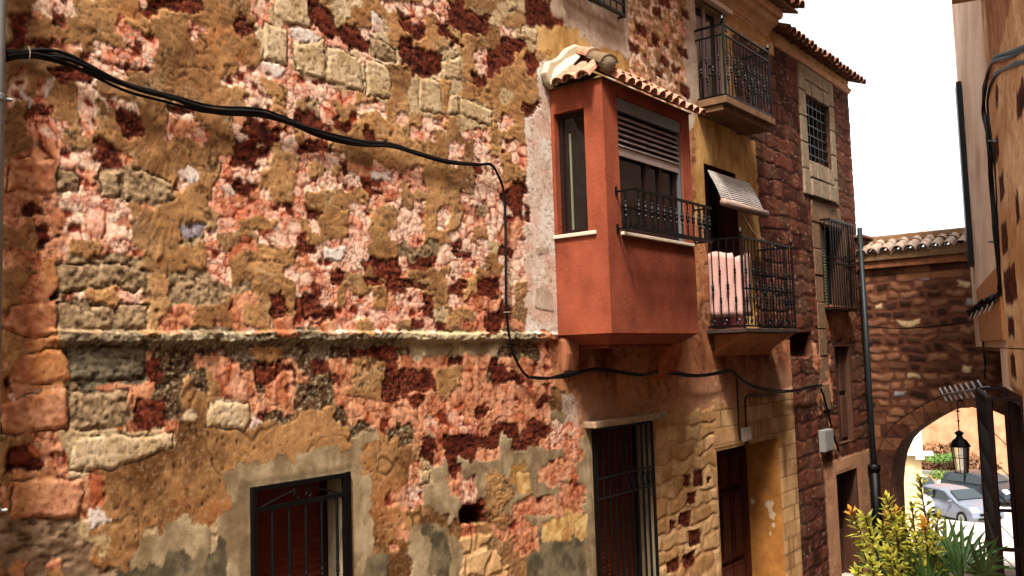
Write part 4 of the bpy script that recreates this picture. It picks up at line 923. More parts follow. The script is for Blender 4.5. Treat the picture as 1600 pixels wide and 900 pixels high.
# ================================================================ balconies
def balcony(lab, x0, x1, P, zs, thick, zt, slab_m, bars_side, bars_front, twin, posts=True, corbel=None):
    bm = BM(); box(bm, x0-.06, x1+.06, -P-.03, 0, zs-thick, zs); s = obj('balcony', bm, slab_m, house, bevel=.006); s['label'] = lab
    bm = BM(); z = zs+.03
    rails = [(zt, .03), (z, .026)]+([(zt-twin, .022)] if twin else [])
    for zz, ww in rails:
        bm = BM(); bar(bm, (x0, -P, zz), (x1, -P, zz), ww, ww*.8); bar(bm, (x0, -P, zz), (x0, .01, zz), ww*.8); bar(bm, (x1, -P, zz), (x1, .01, zz), ww*.8); obj('rail', bm, M_IRONB, s)
    pp = BM(); r = .016; lathe(pp, (x0, -P, zs-.02), [(r, 0), (r, zt-zs+.03), (.03, zt-zs+.04), (.012, zt-zs+.055), (.03, zt-zs+.085), (.022, zt-zs+.115), (.004, zt-zs+.14)], 8)
    p0 = obj('corner_post', pp, M_IRONB, s); p1 = p0.copy(); COL.objects.link(p1); p1.location = p0.location+Vector((x1-x0, 0, 0))
    top = zt-(twin or 0)
    pos = [(x0+(x1-x0)*(i+1)/(bars_front+1), -P) for i in range(bars_front)]+[(x, -P*(i+1)/(bars_side+1)) for x in (x0, x1) for i in range(bars_side)]
    kn = [knob_bar(z, top, .0075, (.30, .62), .017), knob_bar(z, top, .0075, (.45,), .02)]
    proto = []
    for i, (x, y) in enumerate(pos):
        if i < 2: k = obj('baluster', kn[i], M_IRONB, s); proto.append(k); k.location = k.location+Vector((x, y, 0)); k_base = (x, y); proto[i] = (k, x, y)
        else: o, ox, oy = proto[i % 2]; k = o.copy(); COL.objects.link(k); k.location = o.location+Vector((x-ox, y-oy, 0))
    bm = BM(); AX = Vector((1, 0, 0)); AZ = Vector((0, 0, 1))
    if twin:
        for i in range(0, bars_front-1, 3):
            x = pos[i][0]
            for sx in (-1, 1):
                for dx, zz, ay, R_ in ((.022, zt-twin/2, AZ, .028), (.03, top-.22, -AZ, .04), (.022, top-.36, AZ, .03)): bm = BM(); scroll(bm, (x+sx*dx, -P, zz), AX*sx, ay, R_, 1.1, .005, 1.5); obj('scroll', bm, M_IRONB, s)
    else:
        n = 12
        for i in range(n): bm = BM(); scroll(bm, (x0+(x1-x0)*(i+.5)/n, -P, z+.055), AX*(1 if i % 2 else -1), AZ, .04, 1.3, .006, 0); obj('scroll', bm, M_IRONB, s)
        for i in range(3): bm = BM(); scroll(bm, (x0, -P*(i+.5)/3, z+.055), Vector((0, 1, 0)), AZ, .04, 1.3, .006, 0); obj('scroll', bm, M_IRONB, s)
        bm = BM(); bar(bm, (x0, -P, z+.46), (x1, -P, z+.46), .012, .02); obj('rail', bm, M_IRONB, s)
    return s
s1 = balcony('upper stone balcony with grey iron railing and scrolls', 10.36, 11.82, .40, 4.77, .09, 5.70, M_CEM, 4, 13, .13)
bm = BM(); box(bm, 10.33, 11.85, -.37, 0, 4.60, 4.68); box(bm, 10.30, 11.88, -.42, -.40, 4.69, 4.73); obj('slab_moulding', bm, M_CEM, s1, bevel=.01)
s2 = balcony('lower iron balcony with plain bars and a row of scrolls', 10.36, 12.02, .50, 1.87, .05, 2.99, mat('dark_slab', srgb(60, 46, 38), .7, 0, .3, 6, .4, 40), 4, 15, 0)
bm = BM(); prof = [(0, 1.815), (-.40, 1.815), (-.34, 1.77), (-.20, 1.70), (-.08, 1.62), (0, 1.52)]
prism(bm, [(10.5, y, z) for y, z in prof], (1.75, 0, 0)); obj('plaster_cove', bm, mat('cove_plaster', tuple(c*ALB for c in srgb(198, 124, 76)), .9, 0, .3, 4, .5, 30), s2, bevel=.01)

# ================================================================ bulge under the bay, cornice, roof, back of the house
bm = BM(); prism(bm, [(7.10, -.0, 1.80), (7.10, -.10, 1.78), (7.10, -.11, 1.62), (7.10, -.08, 1.46), (7.10, -.0, 1.36)], (.24, 0, 0)); obj('corbel', bm, mat('corbel_plaster', tuple(c*ALB for c in srgb(162, 98, 66)), .9, 0, .25, 5, .5, 30), house, bevel=.05)
bm = BM(); prism(bm, [(8.86, -.0, 1.78), (8.86, -.20, 1.74), (8.86, -.22, 1.60), (8.86, -.10, 1.36), (8.86, -.0, 1.3)], (.42, 0, 0)); obj('corbel', bm, mat('worn_corbel', tuple(c*ALB for c in srgb(120, 56, 30)), .95, 0, .5, 16, 1, 30, rgb2=tuple(c*ALB for c in srgb(206, 110, 62)), bdist=.02), house, bevel=.03)
bm = BM(); prof = [(.02, 6.28), (-.03, 6.28), (-.03, 6.31), (-.055, 6.33), (-.055, 6.36), (-.10, 6.40), (-.17, 6.43), (-.20, 6.47), (-.20, 6.50), (-.25, 6.51), (-.27, 6.55), (-.27, 6.62), (.02, 6.62)]
prism(bm, [(-1.5, y, z) for y, z in prof], (14.33, 0, 0)); obj('cornice', bm, M_CORN, house)
bm = BM(); random.seed(11); dn = Vector((0, -1, -.32)).normalized(); tile_row(bm, (8.5, -.50, 6.66), (13.0, -.50, 6.66), dn, .21, .5, 3, .2, .015); obj('eave_tiles', bm, M_OLDTILE, house)
bm = BM(); V = [(-1.5, -.42, 6.60), (13.05, -.42, 6.60), (13.05, 4.5, 8.2), (-1.5, 4.5, 8.2), (-1.5, -.42, 6.64), (13.05, -.42, 6.64), (13.05, 4.5, 8.27), (-1.5, 4.5, 8.27)]
VV = [bm.verts.new(p) for p in V]
for f in ((0, 1, 2, 3), (7, 6, 5, 4), (0, 4, 5, 1), (1, 5, 6, 2), (2, 6, 7, 3), (3, 7, 4, 0)): bm.faces.new([VV[i] for i in f])
bmesh.ops.recalc_face_normals(bm, faces=bm.faces); obj('roof', bm, M_OLDTILE, house)
bm = BM(); box(bm, -1.5, 13.04, .70, 4.5, -2.6, 6.6); box(bm, -1.5, -1.4, 0.02, .7, -2.6, 6.6); obj('rear_wall', bm, M_PLAST, house)

# ================================================================ things on the near house
def px(x, y, Y=0., X=None):
    """point of the street that the survey mark (x, y) stands on"""
    d = Rw @ Vector((x-800, 450-y, -1402.747)); C0 = Vector((0, -5, 1.6))
    t = (Y+5)/d.y if X is None else X/d.x
    return C0+d*t
def smooth_path(P, n=6):
    out = []; P = [Vector(p) for p in P]
    for i in range(len(P)-1):
        p0 = P[max(i-1, 0)]; p1 = P[i]; p2 = P[i+1]; p3 = P[min(i+2, len(P)-1)]
        for k in range(n):
            t = k/n; out.append(.5*((2*p1)+(p2-p0)*t+(2*p0-5*p1+4*p2-p3)*t*t+(3*p1-p0-3*p2+p3)*t**3))
    out.append(P[-1]); return out
def bundle(name, P, rads, spread, label, cat='cable', m=None, seed=1, n=6, fade=None):
    random.seed(seed); P = smooth_path(P, 5); bm = BM()
    for j, r in enumerate(rads):
        a0 = random.uniform(0, 6.28); pts = []; rs = []
        for i, p in enumerate(P):
            t = i/(len(P)-1); sp = spread(t) if callable(spread) else spread
            a = a0+t*9*(1 if j % 2 else -1)+math.sin(t*23+j)*.7; q = .6+.4*math.sin(t*17+j*2.1)
            pts.append(p+Vector((0, -abs(math.sin(a))*sp*.6, math.cos(a)*sp*q))); rs.append(r*(fade(t, j) if fade else 1))
        tube(bm, pts, r, n, True, rs)
    o = obj(name, bm, m or M_CABLE, None, smooth=True); return tag(o, label, cat)
path = [(8, 89), (30, 87), (60, 86), (100, 92), (140, 108), (200, 135), (260, 152), (330, 172), (400, 176), (440, 187), (500, 209), (560, 224), (610, 228), (650, 240), (700, 254), (745, 257), (766, 257), (778, 275), (786, 298), (789, 340), (790, 420), (791, 490), (799, 545), (812, 575), (824, 589)]
Pc = [px(x, y, -.055) for x, y in path]
bundle('cable_bundle', Pc, [.011, .010, .009, .010, .008, .008, .008, .009], lambda t: .021*(1-ss(.15, .75, t))+.013, 'thick black cable bundle sagging across the rubble wall to a vertical drop', fade=lambda t, j: 1 if j < 3 else float(1-.45*ss(.45, .7, t)))
path2 = [(824, 589), (845, 592), (870, 590), (900, 583), (930, 577), (960, 580), (1000, 585), (1030, 579), (1050, 582), (1090, 587), (1140, 579), (1149, 586), (1172, 602), (1210, 611), (1240, 611), (1262, 606), (1284, 602)]
Pd = [px(x, y, -.06 if x < 850 else -.09) for x, y in path2]
bundle('cable_bundle', Pd, [.011, .009, .008, .009], .022, 'black cables looping below the red bay window towards the far house', seed=4)
bm = BM()
for i, (x, y) in enumerate([(42, 86), (792, 488)]):
    c = px(x, y, -.06); pts = [c+Vector((0, math.cos(a)*.04, math.sin(a)*.045)) if i == 0 else c+Vector((math.cos(a)*.03, math.sin(a)*.03, 0)) for a in [k*math.pi/6 for k in range(13)]]
    tube(bm, pts, .003, 4)
tag(obj('cable_tie', bm, M_PBOX, None), 'pale plastic ties round the cable bundle', 'cable tie')
# wires to the junction box beside the doorway
bundle('wire', [px(x, y, -.03) for x, y in ((1151, 590), (1153, 630), (1155, 680), (1157, 688))], [.010], 0, 'thin black wire hanging free left of the junction box over the doorway', seed=2)
bundle('wire', [px(x, y, -.03) for x, y in ((1212, 617), (1185, 618), (1166, 620), (1165, 645), (1166, 670))], [.012], 0, 'black wire running down into the pale junction box over the doorway', seed=3)
p = px(1166, 679, -.05); bm = BM(); box(bm, p.x-.12, p.x+.12, -.075, -.025, p.z-.09, p.z+.09); t = empty('junction_box', (p.x, -.02, p.z-.1), 'small pale junction box above the ochre doorway', 'junction box'); obj('box_body', bm, M_PBOX, t, bevel=.01)
bm = BM(); box(bm, p.x-.10, p.x+.10, -.083, -.075, p.z-.07, p.z+.07); obj('lid', bm, M_PBOX, t, bevel=.003)
bm = BM(); lathe(bm, (p.x, -.05, p.z-.12), [(.02, 0), (.025, .01), (.02, .032)], 8); obj('cable_gland', bm, M_CABLE, t)
# left downpipe
t = empty('downpipe', (1.95, -.1, -.3), 'light grey downpipe at the left edge of the rubble wall', 'drainpipe')
bm = BM(); tube(bm, [(1.945, -.13, -.3), (1.945, -.13, 6.5)], .055, 16); o = obj('pipe', bm, M_GALV, t, smooth=True)
for z in (3.0, .9, 5.2):
    bm = BM(); lathe(bm, (1.945, -.13, z), [(.058, 0), (.062, .004), (.062, .03), (.058, .034)], 16); box(bm, 1.94, 1.97, -.08, .02, z, z+.03); lathe(bm, (2.0, -.15, z+.015), [(.01, 0), (.01, .03)], 6, (1, -.3, 0)); obj('bracket', bm, M_GALV, t)
# roll-up blind over the lower balcony door
t = empty('roller_blind', (11.1, -.1, 3.4), 'pale slatted roll-up blind hanging out over the lower balcony door', 'blind')
bm = BM(); n = 15; x0, x1 = 10.50, 11.80
for i in range(n):
    s_ = i/(n-1); y = -.05-.17*s_**1.2-.02*math.sin(s_*3); z = 3.90-.40*s_; a = .5+.4*s_
    for q in range(4):
        xa = x0+(x1-x0)*q/4; xb = x0+(x1-x0)*(q+1)/4
        zz = z-.02*math.sin(q*1.3)*s_; ax = (Vector((1, 0, .02*math.cos(q*1.3)*s_)).normalized(), Vector((0, -math.sin(a), -math.cos(a))).normalized(), Vector((0, -math.cos(a), math.sin(a))).normalized()); obox(bm, ((xa+xb)/2, y, zz), ax, (xb-xa)/2+.002, .0125, .005)
obj('slats', bm, mat('bleached_slats', srgb(176, 164, 156), .6, 0, .3, 20, .3, 60, stretch=(.2, 1, 1)), t)
bm = BM(); random.seed(2); tube(bm, [(x0-.03, -.25, 3.47), (x0+.6, -.255, 3.455), (x1+.03, -.25, 3.46)], .052, 14); obj('rolled_part', bm, mat('rolled_slats', srgb(150, 124, 108), .6, 0, .4, 30, .6, 60, stretch=(.1, 2, 2)), t, smooth=True)
bm = BM(); tube(bm, [(x0+.55, -.2, 3.46), (x0+.75, -.3, 3.15), (x1-.1, -.42, 2.95)], .004, 4); obj('cord', bm, M_PBOX, t)
# cloth behind the side bars
bm = BM(); cols = []
nn = 26
for i in range(nn):
    s_ = i/(nn-1); 
    if s_ < .62: x = 10.40; y = -.03-.42*s_/.62
    else: x = 10.40+(s_-.62)/.38*.30; y = -.455
    wv = .004*math.sin(s_*47+.8*math.sin(s_*19)); top = 2.83+.02*math.sin(s_*11)-(.07 if .5 < s_ < .8 else 0)
    cols.append([bm.verts.new((x+wv*(1 if s_ < .62 else 0)+.012, y+(wv if s_ >= .62 else 0), top+(2.02-top)*j/10+.0*wv)) for j in range(11)])
for a_, b_ in zip(cols, cols[1:]):
    for j in range(10): bm.faces.new((a_[j], b_[j], b_[j+1], a_[j+1]))
o = obj('cloth', bm, mat('pink_white_cloth', srgb(196, 150, 138), .9, 0, .12, 5, .3, 30), None, smooth=True); md = o.modifiers.new('thick', 'SOLIDIFY'); md.thickness = .003
tag(o, 'pink white sheet hung inside the bars of the lower balcony', 'cloth')

# ================================================================ far red house
house2 = empty('red_house', (14.8, 0, -2.3), 'dark red rubble house with grey stone window surround and tiled eave', 'house')
OPEN2 = [(14.30, 15.44, 4.66, 5.74), (14.74, 15.80, 2.32, 3.62), (15.02, 15.80, .02, 1.62), (14.76, 15.82, -2.4, -.45)]
def cl_house2(u, v):
    keys = ['R', 'm', 'n', 'h', 'g', 's']; k = np.zeros(u.shape, np.int16); n = fbm(u*5, v*5, 120, 3)
    k = np.where((v > 6.26+.03*n), 2, k); k = np.where((v < 2.3) & (v > 1.66+.2*n) & (u > 14.2+.3*n) & (u < 16.2), 1, k)
    k = np.where((u < 14.7+.2*n) & (u > 14.0) & (v < 1.75) & (v > -.1) & (n > .52), 5, k)
    k = np.where((u < 13.93) & (v > 1.46+.04*n) & (v < 1.83), 3, k); k = np.where((v < -.2) & (u > 14.2), 1, k)
    return k, np.zeros(u.shape, np.float32), np.zeros(u.shape, np.float32), keys
us2 = axis([(13.05, 16.58, lambda t: .045*(t/13)**2*.8)], [a for o in OPEN2 for a in o[:2]]+[13.05]); vs2 = axis([(-2.6, 6.6, lambda t: .016)], [a for o in OPEN2 for a in o[2:]])
surface('facade', us2, vs2, ((0, 0, 0), (1, 0, 0), (0, -1, 0)), cl_house2, OPEN2, WALLM, house2)
def blocks(bm, x0, x1, z0, z1, nx, nz, y=-.035, gap=.008, d=.05):
    for i in range(nx):
        for j in range(nz):
            a = x0+(x1-x0)*i/nx+gap; b = x0+(x1-x0)*(i+1)/nx-gap; c = z0+(z1-z0)*j/nz+gap; e = z0+(z1-z0)*(j+1)/nz-gap; r = random.uniform(-.008, .008); box(bm, a, b, y+r, y+d, c, e)
random.seed(21)
bm = BM(); blocks(bm, 14.0, 14.30, 4.05, 6.2, 1, 5); blocks(bm, 15.44, 15.68, 4.05, 6.2, 1, 5, -.034); blocks(bm, 14.30, 15.44, 5.98, 6.2, 2, 1); blocks(bm, 14.30, 15.44, 5.74, 5.98, 4, 1, -.03); blocks(bm, 14.30, 15.44, 4.36, 4.64, 4, 1, -.05); blocks(bm, 14.30, 15.44, 4.05, 4.34, 3, 1, -.075, d=.09)
for o_ in (obj('stone_surround', bm, M_GSTONE, house2, bevel=.012),): pass
bm = BM(); blocks(bm, 14.30, 15.75, 3.64, 4.0, 2, 1, -.02, .006); blocks(bm, 14.30, 14.66, .6, 3.64, 1, 7, -.02); blocks(bm, 15.82, 16.05, 2.2, 3.64, 1, 3, -.012); obj('stone_surround', bm, mat('dark_dressed_stone', tuple(c*ALB for c in srgb(128, 96, 70)), .95, 0, .4, 12, .8, 50, bdist=.01), house2, bevel=.012)
# upper window
wn = reveal(house2, 14.30, 15.44, 4.66, 5.74, .3, M_MUD, 'window', -.004); wn['label'] = 'small barred upper window in a grey stone surround'
bm = BM(); box(bm, 14.28, 15.46, .24, .28, 4.64, 5.76); obj('pane', bm, M_GLASS, wn)
bm = BM()
for i in range(6): bar(bm, (14.40+i*.19, .05, 4.68), (14.40+i*.19, .05, 5.72), .02)
for i in range(6): bar(bm, (14.31, .045, 4.78+i*.165), (15.43, .045, 4.78+i*.165), .02)
obj('grille', bm, M_IRON, wn)
# lower window with a projecting cage
wn = reveal(house2, 14.74, 15.80, 2.32, 3.62, .3, M_MUD, 'window', -.004); wn['label'] = 'lower window with green shutter behind a projecting iron cage'
bm = BM(); box(bm, 14.72, 15.82, .24, .28, 2.30, 3.64); obj('pane', bm, M_DARK, wn)
bm = BM(); slats(bm, 14.76, 15.28, .12, 2.34, 3.6, .05); obj('shutter', bm, mat('green_shutter', srgb(96, 112, 84), .6, 0, .2, 9, .2, 50), wn)
bm = BM(); g = -.17
for z in (2.25, 2.98, 3.08, 3.70):
    bar(bm, (14.66, g, z), (15.86, g, z), .03 if z > 3.6 else .022); bar(bm, (14.66, g, z), (14.66, 0, z), .022); bar(bm, (15.86, g, z), (15.86, 0, z), .022)
for i in range(11): bar(bm, (14.66+i*.12, g, 2.25), (14.66+i*.12, g, 3.70), .016)
for x in (14.66, 15.86): bar(bm, (x, g/2, 2.25), (x, g/2, 3.7), .016)
for i in range(8): bar(bm, (14.66+i*.17, g, 3.70), (14.66+i*.17, 0, 3.70), .012)
box(bm, 14.66, 15.86, g, 0, 2.21, 2.235); obj('iron_cage', bm, M_IRON, wn)
# shutters and door below
wn = reveal(house2, 15.02, 15.80, .02, 1.62, .14, M_WOODB, 'window', -.004); wn['label'] = 'closed dark wooden shutters above the narrow dark door'
bm = BM()
box(bm, 15.02, 15.80, .10, .13, .02, 1.62)
for x0, x1 in ((15.04, 15.40), (15.42, 15.78)):
    for z0, z1 in ((.08, .78), (.86, 1.56)): box(bm, x0+.05, x1-.05, .07, .10, z0, z1)
obj('shutter', bm, M_WOODB, wn, bevel=.01)
dr = reveal(house2, 14.76, 15.82, -2.4, -.45, .35, M_WOODB, 'doorway', -.004); bm = BM(); box(bm, 14.74, 15.84, .30, .34, -2.4, -.43); box(bm, 14.84, 15.24, .27, .3, -2.3, -1.5); box(bm, 15.34, 15.74, .27, .3, -2.3, -1.5); box(bm, 14.84, 15.24, .27, .3, -1.4, -.55); box(bm, 15.34, 15.74, .27, .3, -1.4, -.55); obj('door', bm, M_WOODB, dr, bevel=.01)
# eave
bm = BM(); prof = [(.02, 6.22), (-.05, 6.22), (-.05, 6.25), (-.08, 6.265), (-.08, 6.29), (.02, 6.31)]; prism(bm, [(13.052, y, z) for y, z in prof], (3.52, 0, 0)); obj('string_moulding', bm, M_CORN, house2)
bm = BM(); random.seed(12); dn = Vector((0, -1, -.45)).normalized(); tile_row(bm, (12.95, -.30, 6.36), (16.6, -.30, 6.36), dn, .19, .45, 2, .18, .015); obj('eave_tiles', bm, M_OLDTILE, house2)
bm = BM(); box(bm, 13.05, 16.58, .45, 4.5, -2.8, 6.5); box(bm, 16.46, 16.58, .03, .45, -2.8, 6.5); obj('rear_wall', bm, M_PLAST, house2)
bm = BM(); V = [(13.05, -.26, 6.40), (16.62, -.26, 6.40), (16.62, 4.5, 8.0), (13.05, 4.5, 8.0), (13.05, -.26, 6.44), (16.62, -.26, 6.44), (16.62, 4.5, 8.07), (13.05, 4.5, 8.07)]
VV = [bm.verts.new(p) for p in V]
for f in ((0, 1, 2, 3), (7, 6, 5, 4), (0, 4, 5, 1), (1, 5, 6, 2), (2, 6, 7, 3), (3, 7, 4, 0)): bm.faces.new([VV[i] for i in f])
bmesh.ops.recalc_face_normals(bm, faces=bm.faces); obj('roof', bm, M_OLDTILE, house2)
p = px(1292, 687, -.06); t = empty('meter_box', (p.x, -.02, p.z-.2), 'pale grey meter box on the dark red wall beside the far shutters', 'meter box')
bm = BM(); box(bm, p.x-.2, p.x+.2, -.1, .02, p.z-.18, p.z+.16); obj('box_body', bm, M_GBOX, t, bevel=.01); bm = BM(); box(bm, p.x-.18, p.x+.18, -.108, -.1, p.z-.16, p.z+.14); obj('door', bm, M_GBOX, t, bevel=.003)
t = empty('downpipe', (16.5, -.08, -2.4), 'dark grey downpipe at the corner beside the stone arch', 'drainpipe')
bm = BM(); tube(bm, [(16.42, -.12, -2.4), (16.42, -.12, 3.72)], .045, 10); obj('pipe', bm, M_DPIPE, t, smooth=True)
bm = BM(); tube(bm, [(16.42, -.12, -2.4), (16.42, -.12, -.55)], .085, 10); lathe(bm, (16.42, -.12, -.6), [(.085, 0), (.11, .05), (.11, .12), (.05, .16)], 10); obj('pipe_sleeve', bm, M_CABLE, t, smooth=True)
bundle('wire', [px(x, y, -.05) for x, y in ((1282, 604), (1292, 640), (1300, 675), (1310, 705))], [.018, .012], .02, 'dark cable dropping past the meter box on the far house', seed=9)

# ================================================================ stone arch across the street
def cl_A(u, v):
    e, i = bricks(u, v+.1, .25, .155, 10, .95, .075); n = fbm(u*12, v*12, 122, 4); m = fbm(u*40, v*40, 124, 3); pick = i
    col = mixc(L(60, 38, 28), L(144, 98, 70), ss(.15, .75, pick)); col = mixc(col, L(206, 172, 130), ss(.86, .9, pick)); col = mixc(col, L(150, 140, 136), ss(.955, .96, pick)); col = col*(.7+.6*n[:, None])*(.8+.4*m[:, None])
    sh = ss(.022, .04, e+.05*(n-.5)); col = mixc(L(104, 62, 44)*(.6+.8*n[:, None]), col, sh)
    return col, .022*sh+.012*(n-.5)+.006*m
def cl_V(u, v):
    n = fbm(u*8, v*8, 126, 4); e, i = bricks(u, v, .5, .22, 4, .3); return mixc(mixc(L(78, 46, 34), L(142, 92, 62), ss(.2, .8, i*.6+n*.5)), L(52, 28, 20), (1-ss(.003, .012, e))*.8), .016+.01*(n-.5)
CL['A'] = cl_A; CL['V'] = cl_V
ARC = [(-.314, -.90), (-.36, -.55), (-.429, -.292), (-.538, -.084), (-.66, .05), (-.813, .163), (-.998, .285), (-1.15, .375), (-1.324, .464), (-1.52, .52), (-1.72, .54), (-2.0, .50), (-2.3, .36), (-2.6, .1), (-2.85, -.3), (-2.95, -.9)]
ARC = [(-.27, -3.2)]+ARC+[(-3.0, -3.2)]
arch = empty('stone_arch', (16.9, -1.6, -2.4), 'rubble stone arch with tiled coping spanning the lane', 'arch')
def in_arc(yv, zv):
    r = np.zeros(yv.shape, bool); P = ARC; j = len(P)-1
    for i in range(len(P)):
        (xi, yi), (xj, yj) = P[i], P[j]; r ^= ((yi > zv) != (yj > zv)) & (yv < (xj-xi)*(zv-yi)/(yj-yi+1e-9)+xi); j = i
    return r
def cl_arch(u, v):
    d = np.full(u.shape, 9., np.float32)
    for a, b in zip(ARC[:-1], ARC[1:]):
        a = np.array((-a[0], a[1])); b = np.array((-b[0], b[1])); e = b-a; t = np.clip(((u-a[0])*e[0]+(v-a[1])*e[1])/(e@e), 0, 1); d = np.minimum(d, np.hypot(u-a[0]-e[0]*t, v-a[1]-e[1]*t))
    k = np.where(((d < .26) & (v > -.6)) | (v > 2.75) | ((u < .35) & (v < .5)), 1, 0).astype(np.int16)
    ang = np.arctan2(v+1.0, u-1.65); jt = (abs(((ang*7.5) % 1)-.5) > .46) & (d < .26) & (v > -.6)
    return k, np.where(abs(d-.27) < .012, -.01, 0).astype(np.float32), np.where(jt | (abs(d-.265) < .01), .8, 0).astype(np.float32), ['A', 'V']
ua = np.arange(-.05, 3.9, .016); va = np.arange(-3.2, 3.24, .016)
so_ = surface('wall', ua, va, ((16.6, 0, 0), (0, -1, 0), (-1, 0, 0)), cl_arch, [], WALLM, arch)
bm = bmesh.new(); bm.from_mesh(so_.data); dl = []
fc = np.array([f.calc_center_median()[:] for f in bm.faces]); mask = in_arc(fc[:, 1], fc[:, 2]); bm.faces.ensure_lookup_table()
bmesh.ops.delete(bm, geom=[bm.faces[i] for i in np.nonzero(mask)[0]], context='FACES'); bm.to_mesh(so_.data); bm.free()
bm = BM()                                                   # intrados and back of the wall
rows_ = [[bm.verts.new((x, y, z)) for y, z in ARC] for x in (16.585, 17.5)]
for i in range(len(ARC)-1): bm.faces.new((rows_[0][i], rows_[1][i], rows_[1][i+1], rows_[0][i+1]))
obj('soffit', bm, mat('arch_soffit', tuple(c*ALB for c in srgb(140, 84, 54)), .95, 0, .4, 8, .9, 40, bdist=.02), arch)
bm = BM(); outer = [(.05, -3.2), (.05, 3.2), (-3.85, 3.2), (-3.85, -3.2)]
up_ = [bm.verts.new((17.5, y, z)) for y, z in ARC]; o0 = [bm.verts.new((17.5, .05 if y > -1.7 else -3.85, z)) for y, z in ARC]
n_ = len(ARC)
topv = [bm.verts.new((17.5, y, 3.2)) for y, z in ARC]
for i in range(n_-1):
    bm.faces.new((up_[i], up_[i+1], topv[i+1], topv[i]))
bm.faces.new((bm.verts.new((17.5, .05, -3.2)), up_[0], topv[0], bm.verts.new((17.5, .05, 3.2)))); obj('back_face', bm, M_STONE, arch)
bm = BM(); random.seed(31); dn = Vector((-1, 0, -.35)).normalized(); tile_row(bm, (16.42, .1, 3.25), (16.42, -3.6, 3.25), dn, .2, .55, 2, .19, .012); obj('coping_tiles', bm, M_PALETILE, arch)
bm = BM(); tube(bm, [(17.1, .1, 3.50), (17.1, -3.7, 3.50)], .12, 8); box(bm, 16.46, 17.6, -3.7, .1, 3.12, 3.285); obj('coping_bed', bm, M_CEM, arch)
bm = BM(); box(bm, 16.50, 16.60, -3.6, .02, 2.98, 3.12); obj('moulding', bm, MATS['arch_soffit'], arch, bevel=.01)
# low chimney-like stub seen left of the coping
t = empty('corner_coping', (16.75, .2, 3.3), 'small brown tiled stub at the left end of the arch coping', 'roof stub'); bm = BM(); box(bm, 16.5, 17.0, -.10, .45, 3.24, 3.55); obj('block', bm, M_OLDTILE, t, bevel=.02); bm = BM(); box(bm, 16.42, 17.05, -.18, .5, 3.55, 3.60); obj('capping', bm, M_OLDTILE, t, bevel=.01)
# pigeon
def pigeon():
    c = px(1498, 377, X=16.9); t = empty('pigeon', (c.x, c.y, c.z-.12), 'grey pigeon standing on the coping of the arch', 'bird')
    bm = BM(); z = c.z-.02
    def ell(cx_, cy_, cz, rx, ry, rz, tilt=0):
        m = Matrix.Translation((cx_, cy_, cz)) @ Matrix.Rotation(tilt, 4, 'X') @ Matrix.Diagonal((rx, ry, rz, 1)); bmesh.ops.create_uvsphere(bm, u_segments=12, v_segments=8, radius=1, matrix=m)
    ell(c.x, c.y, z+.02, .065, .14, .07, -.35); ell(c.x, c.y+.11, z+.10, .035, .04, .07, .1); ell(c.x, c.y+.125, z+.165, .032, .036, .032); ell(c.x, c.y-.17, z-.05, .035, .12, .015, -.4)
    o = obj('body', bm, mat('pigeon_grey', srgb(72, 74, 80), .7, 0, .3, 12, .3, 60), t, smooth=True); md = o.modifiers.new('r', 'REMESH'); md.mode = 'VOXEL'; md.voxel_size = .012; md.use_smooth_shade = True
    bm = BM(); lathe(bm, (c.x, c.y+.155, z+.162), [(.01, 0), (.002, .03)], 6, (0, 1, -.2)); obj('beak', bm, M_IRON, t)
    for s in (-.02, .02): bm = BM(); tube(bm, [(c.x+s, c.y, z-.03), (c.x+s, c.y, z-.10)], .006, 5); obj('leg', bm, mat('pigeon_leg', srgb(170, 80, 70), .7), t)
pigeon()
# lantern under the arch
def lantern():
    c = px(1500, 738, X=16.2); T = px(1499, 640, X=16.2); t = empty('hanging_lantern', (c.x, c.y, c.z), 'black iron lantern hanging on a rod below the arch', 'lantern')
    x, y = c.x, (c.y+T.y)/2; z0 = c.z
    bm = BM(); tube(bm, [(x, y, z0+.66), (x, y, T.z+.15)], .010, 6); lathe(bm, (x, y, z0+.98), [(.01, 0), (.05, .015), (.01, .03)], 8); lathe(bm, (x, y, z0+.82), [(.01, 0), (.04, .012), (.01, .024)], 8); bar(bm, (x, y, T.z+.14), (16.62, y, T.z+.14), .03); obj('rod', bm, M_IRON, t)
    bm = BM(); lathe(bm, (x, y, z0+.42), [(.165, 0), (.16, .02), (.11, .10), (.06, .14), (.045, .18), (.08, .22), (.02, .26)], 8); obj('cap', bm, M_IRON, t)
    bm = BM()
    for k in range(6):
        a = k*math.pi/3; tube(bm, [(x+.14*math.cos(a), y+.14*math.sin(a), z0+.42), (x+.10*math.cos(a), y+.10*math.sin(a), z0)], .008, 5)
    for r, z in ((.14, .42), (.10, 0), (.12, .24)): tube(bm, [(x+r*math.cos(a), y+r*math.sin(a), z0+z) for a in [k*math.pi/3 for k in range(7)]], .007, 5)
    obj('cage', bm, M_IRON, t)
    bm = BM(); lathe(bm, (x, y, z0), [(.09, 0), (.13, .41)], 6); m = bpy.data.materials.new('lantern_glass'); m.use_nodes = True; b = m.node_tree.nodes['Principled BSDF']; b.inputs['Base Color'].default_value = (.9, .88, .84, 1); b.inputs['Transmission Weight'].default_value = .85; b.inputs['Roughness'].default_value = .25; obj('lantern_glass', bm, m, t)
lantern()
# wire over the lane
bundle('wire', [px(x, y, X=X_) for x, y, X_ in ((1338, 508, 16.45), (1400, 513, 16.3), (1460, 510, 16.0), (1520, 503, 15.6))], [.012], 0, 'black wire strung across the lane in front of the arch', seed=5)
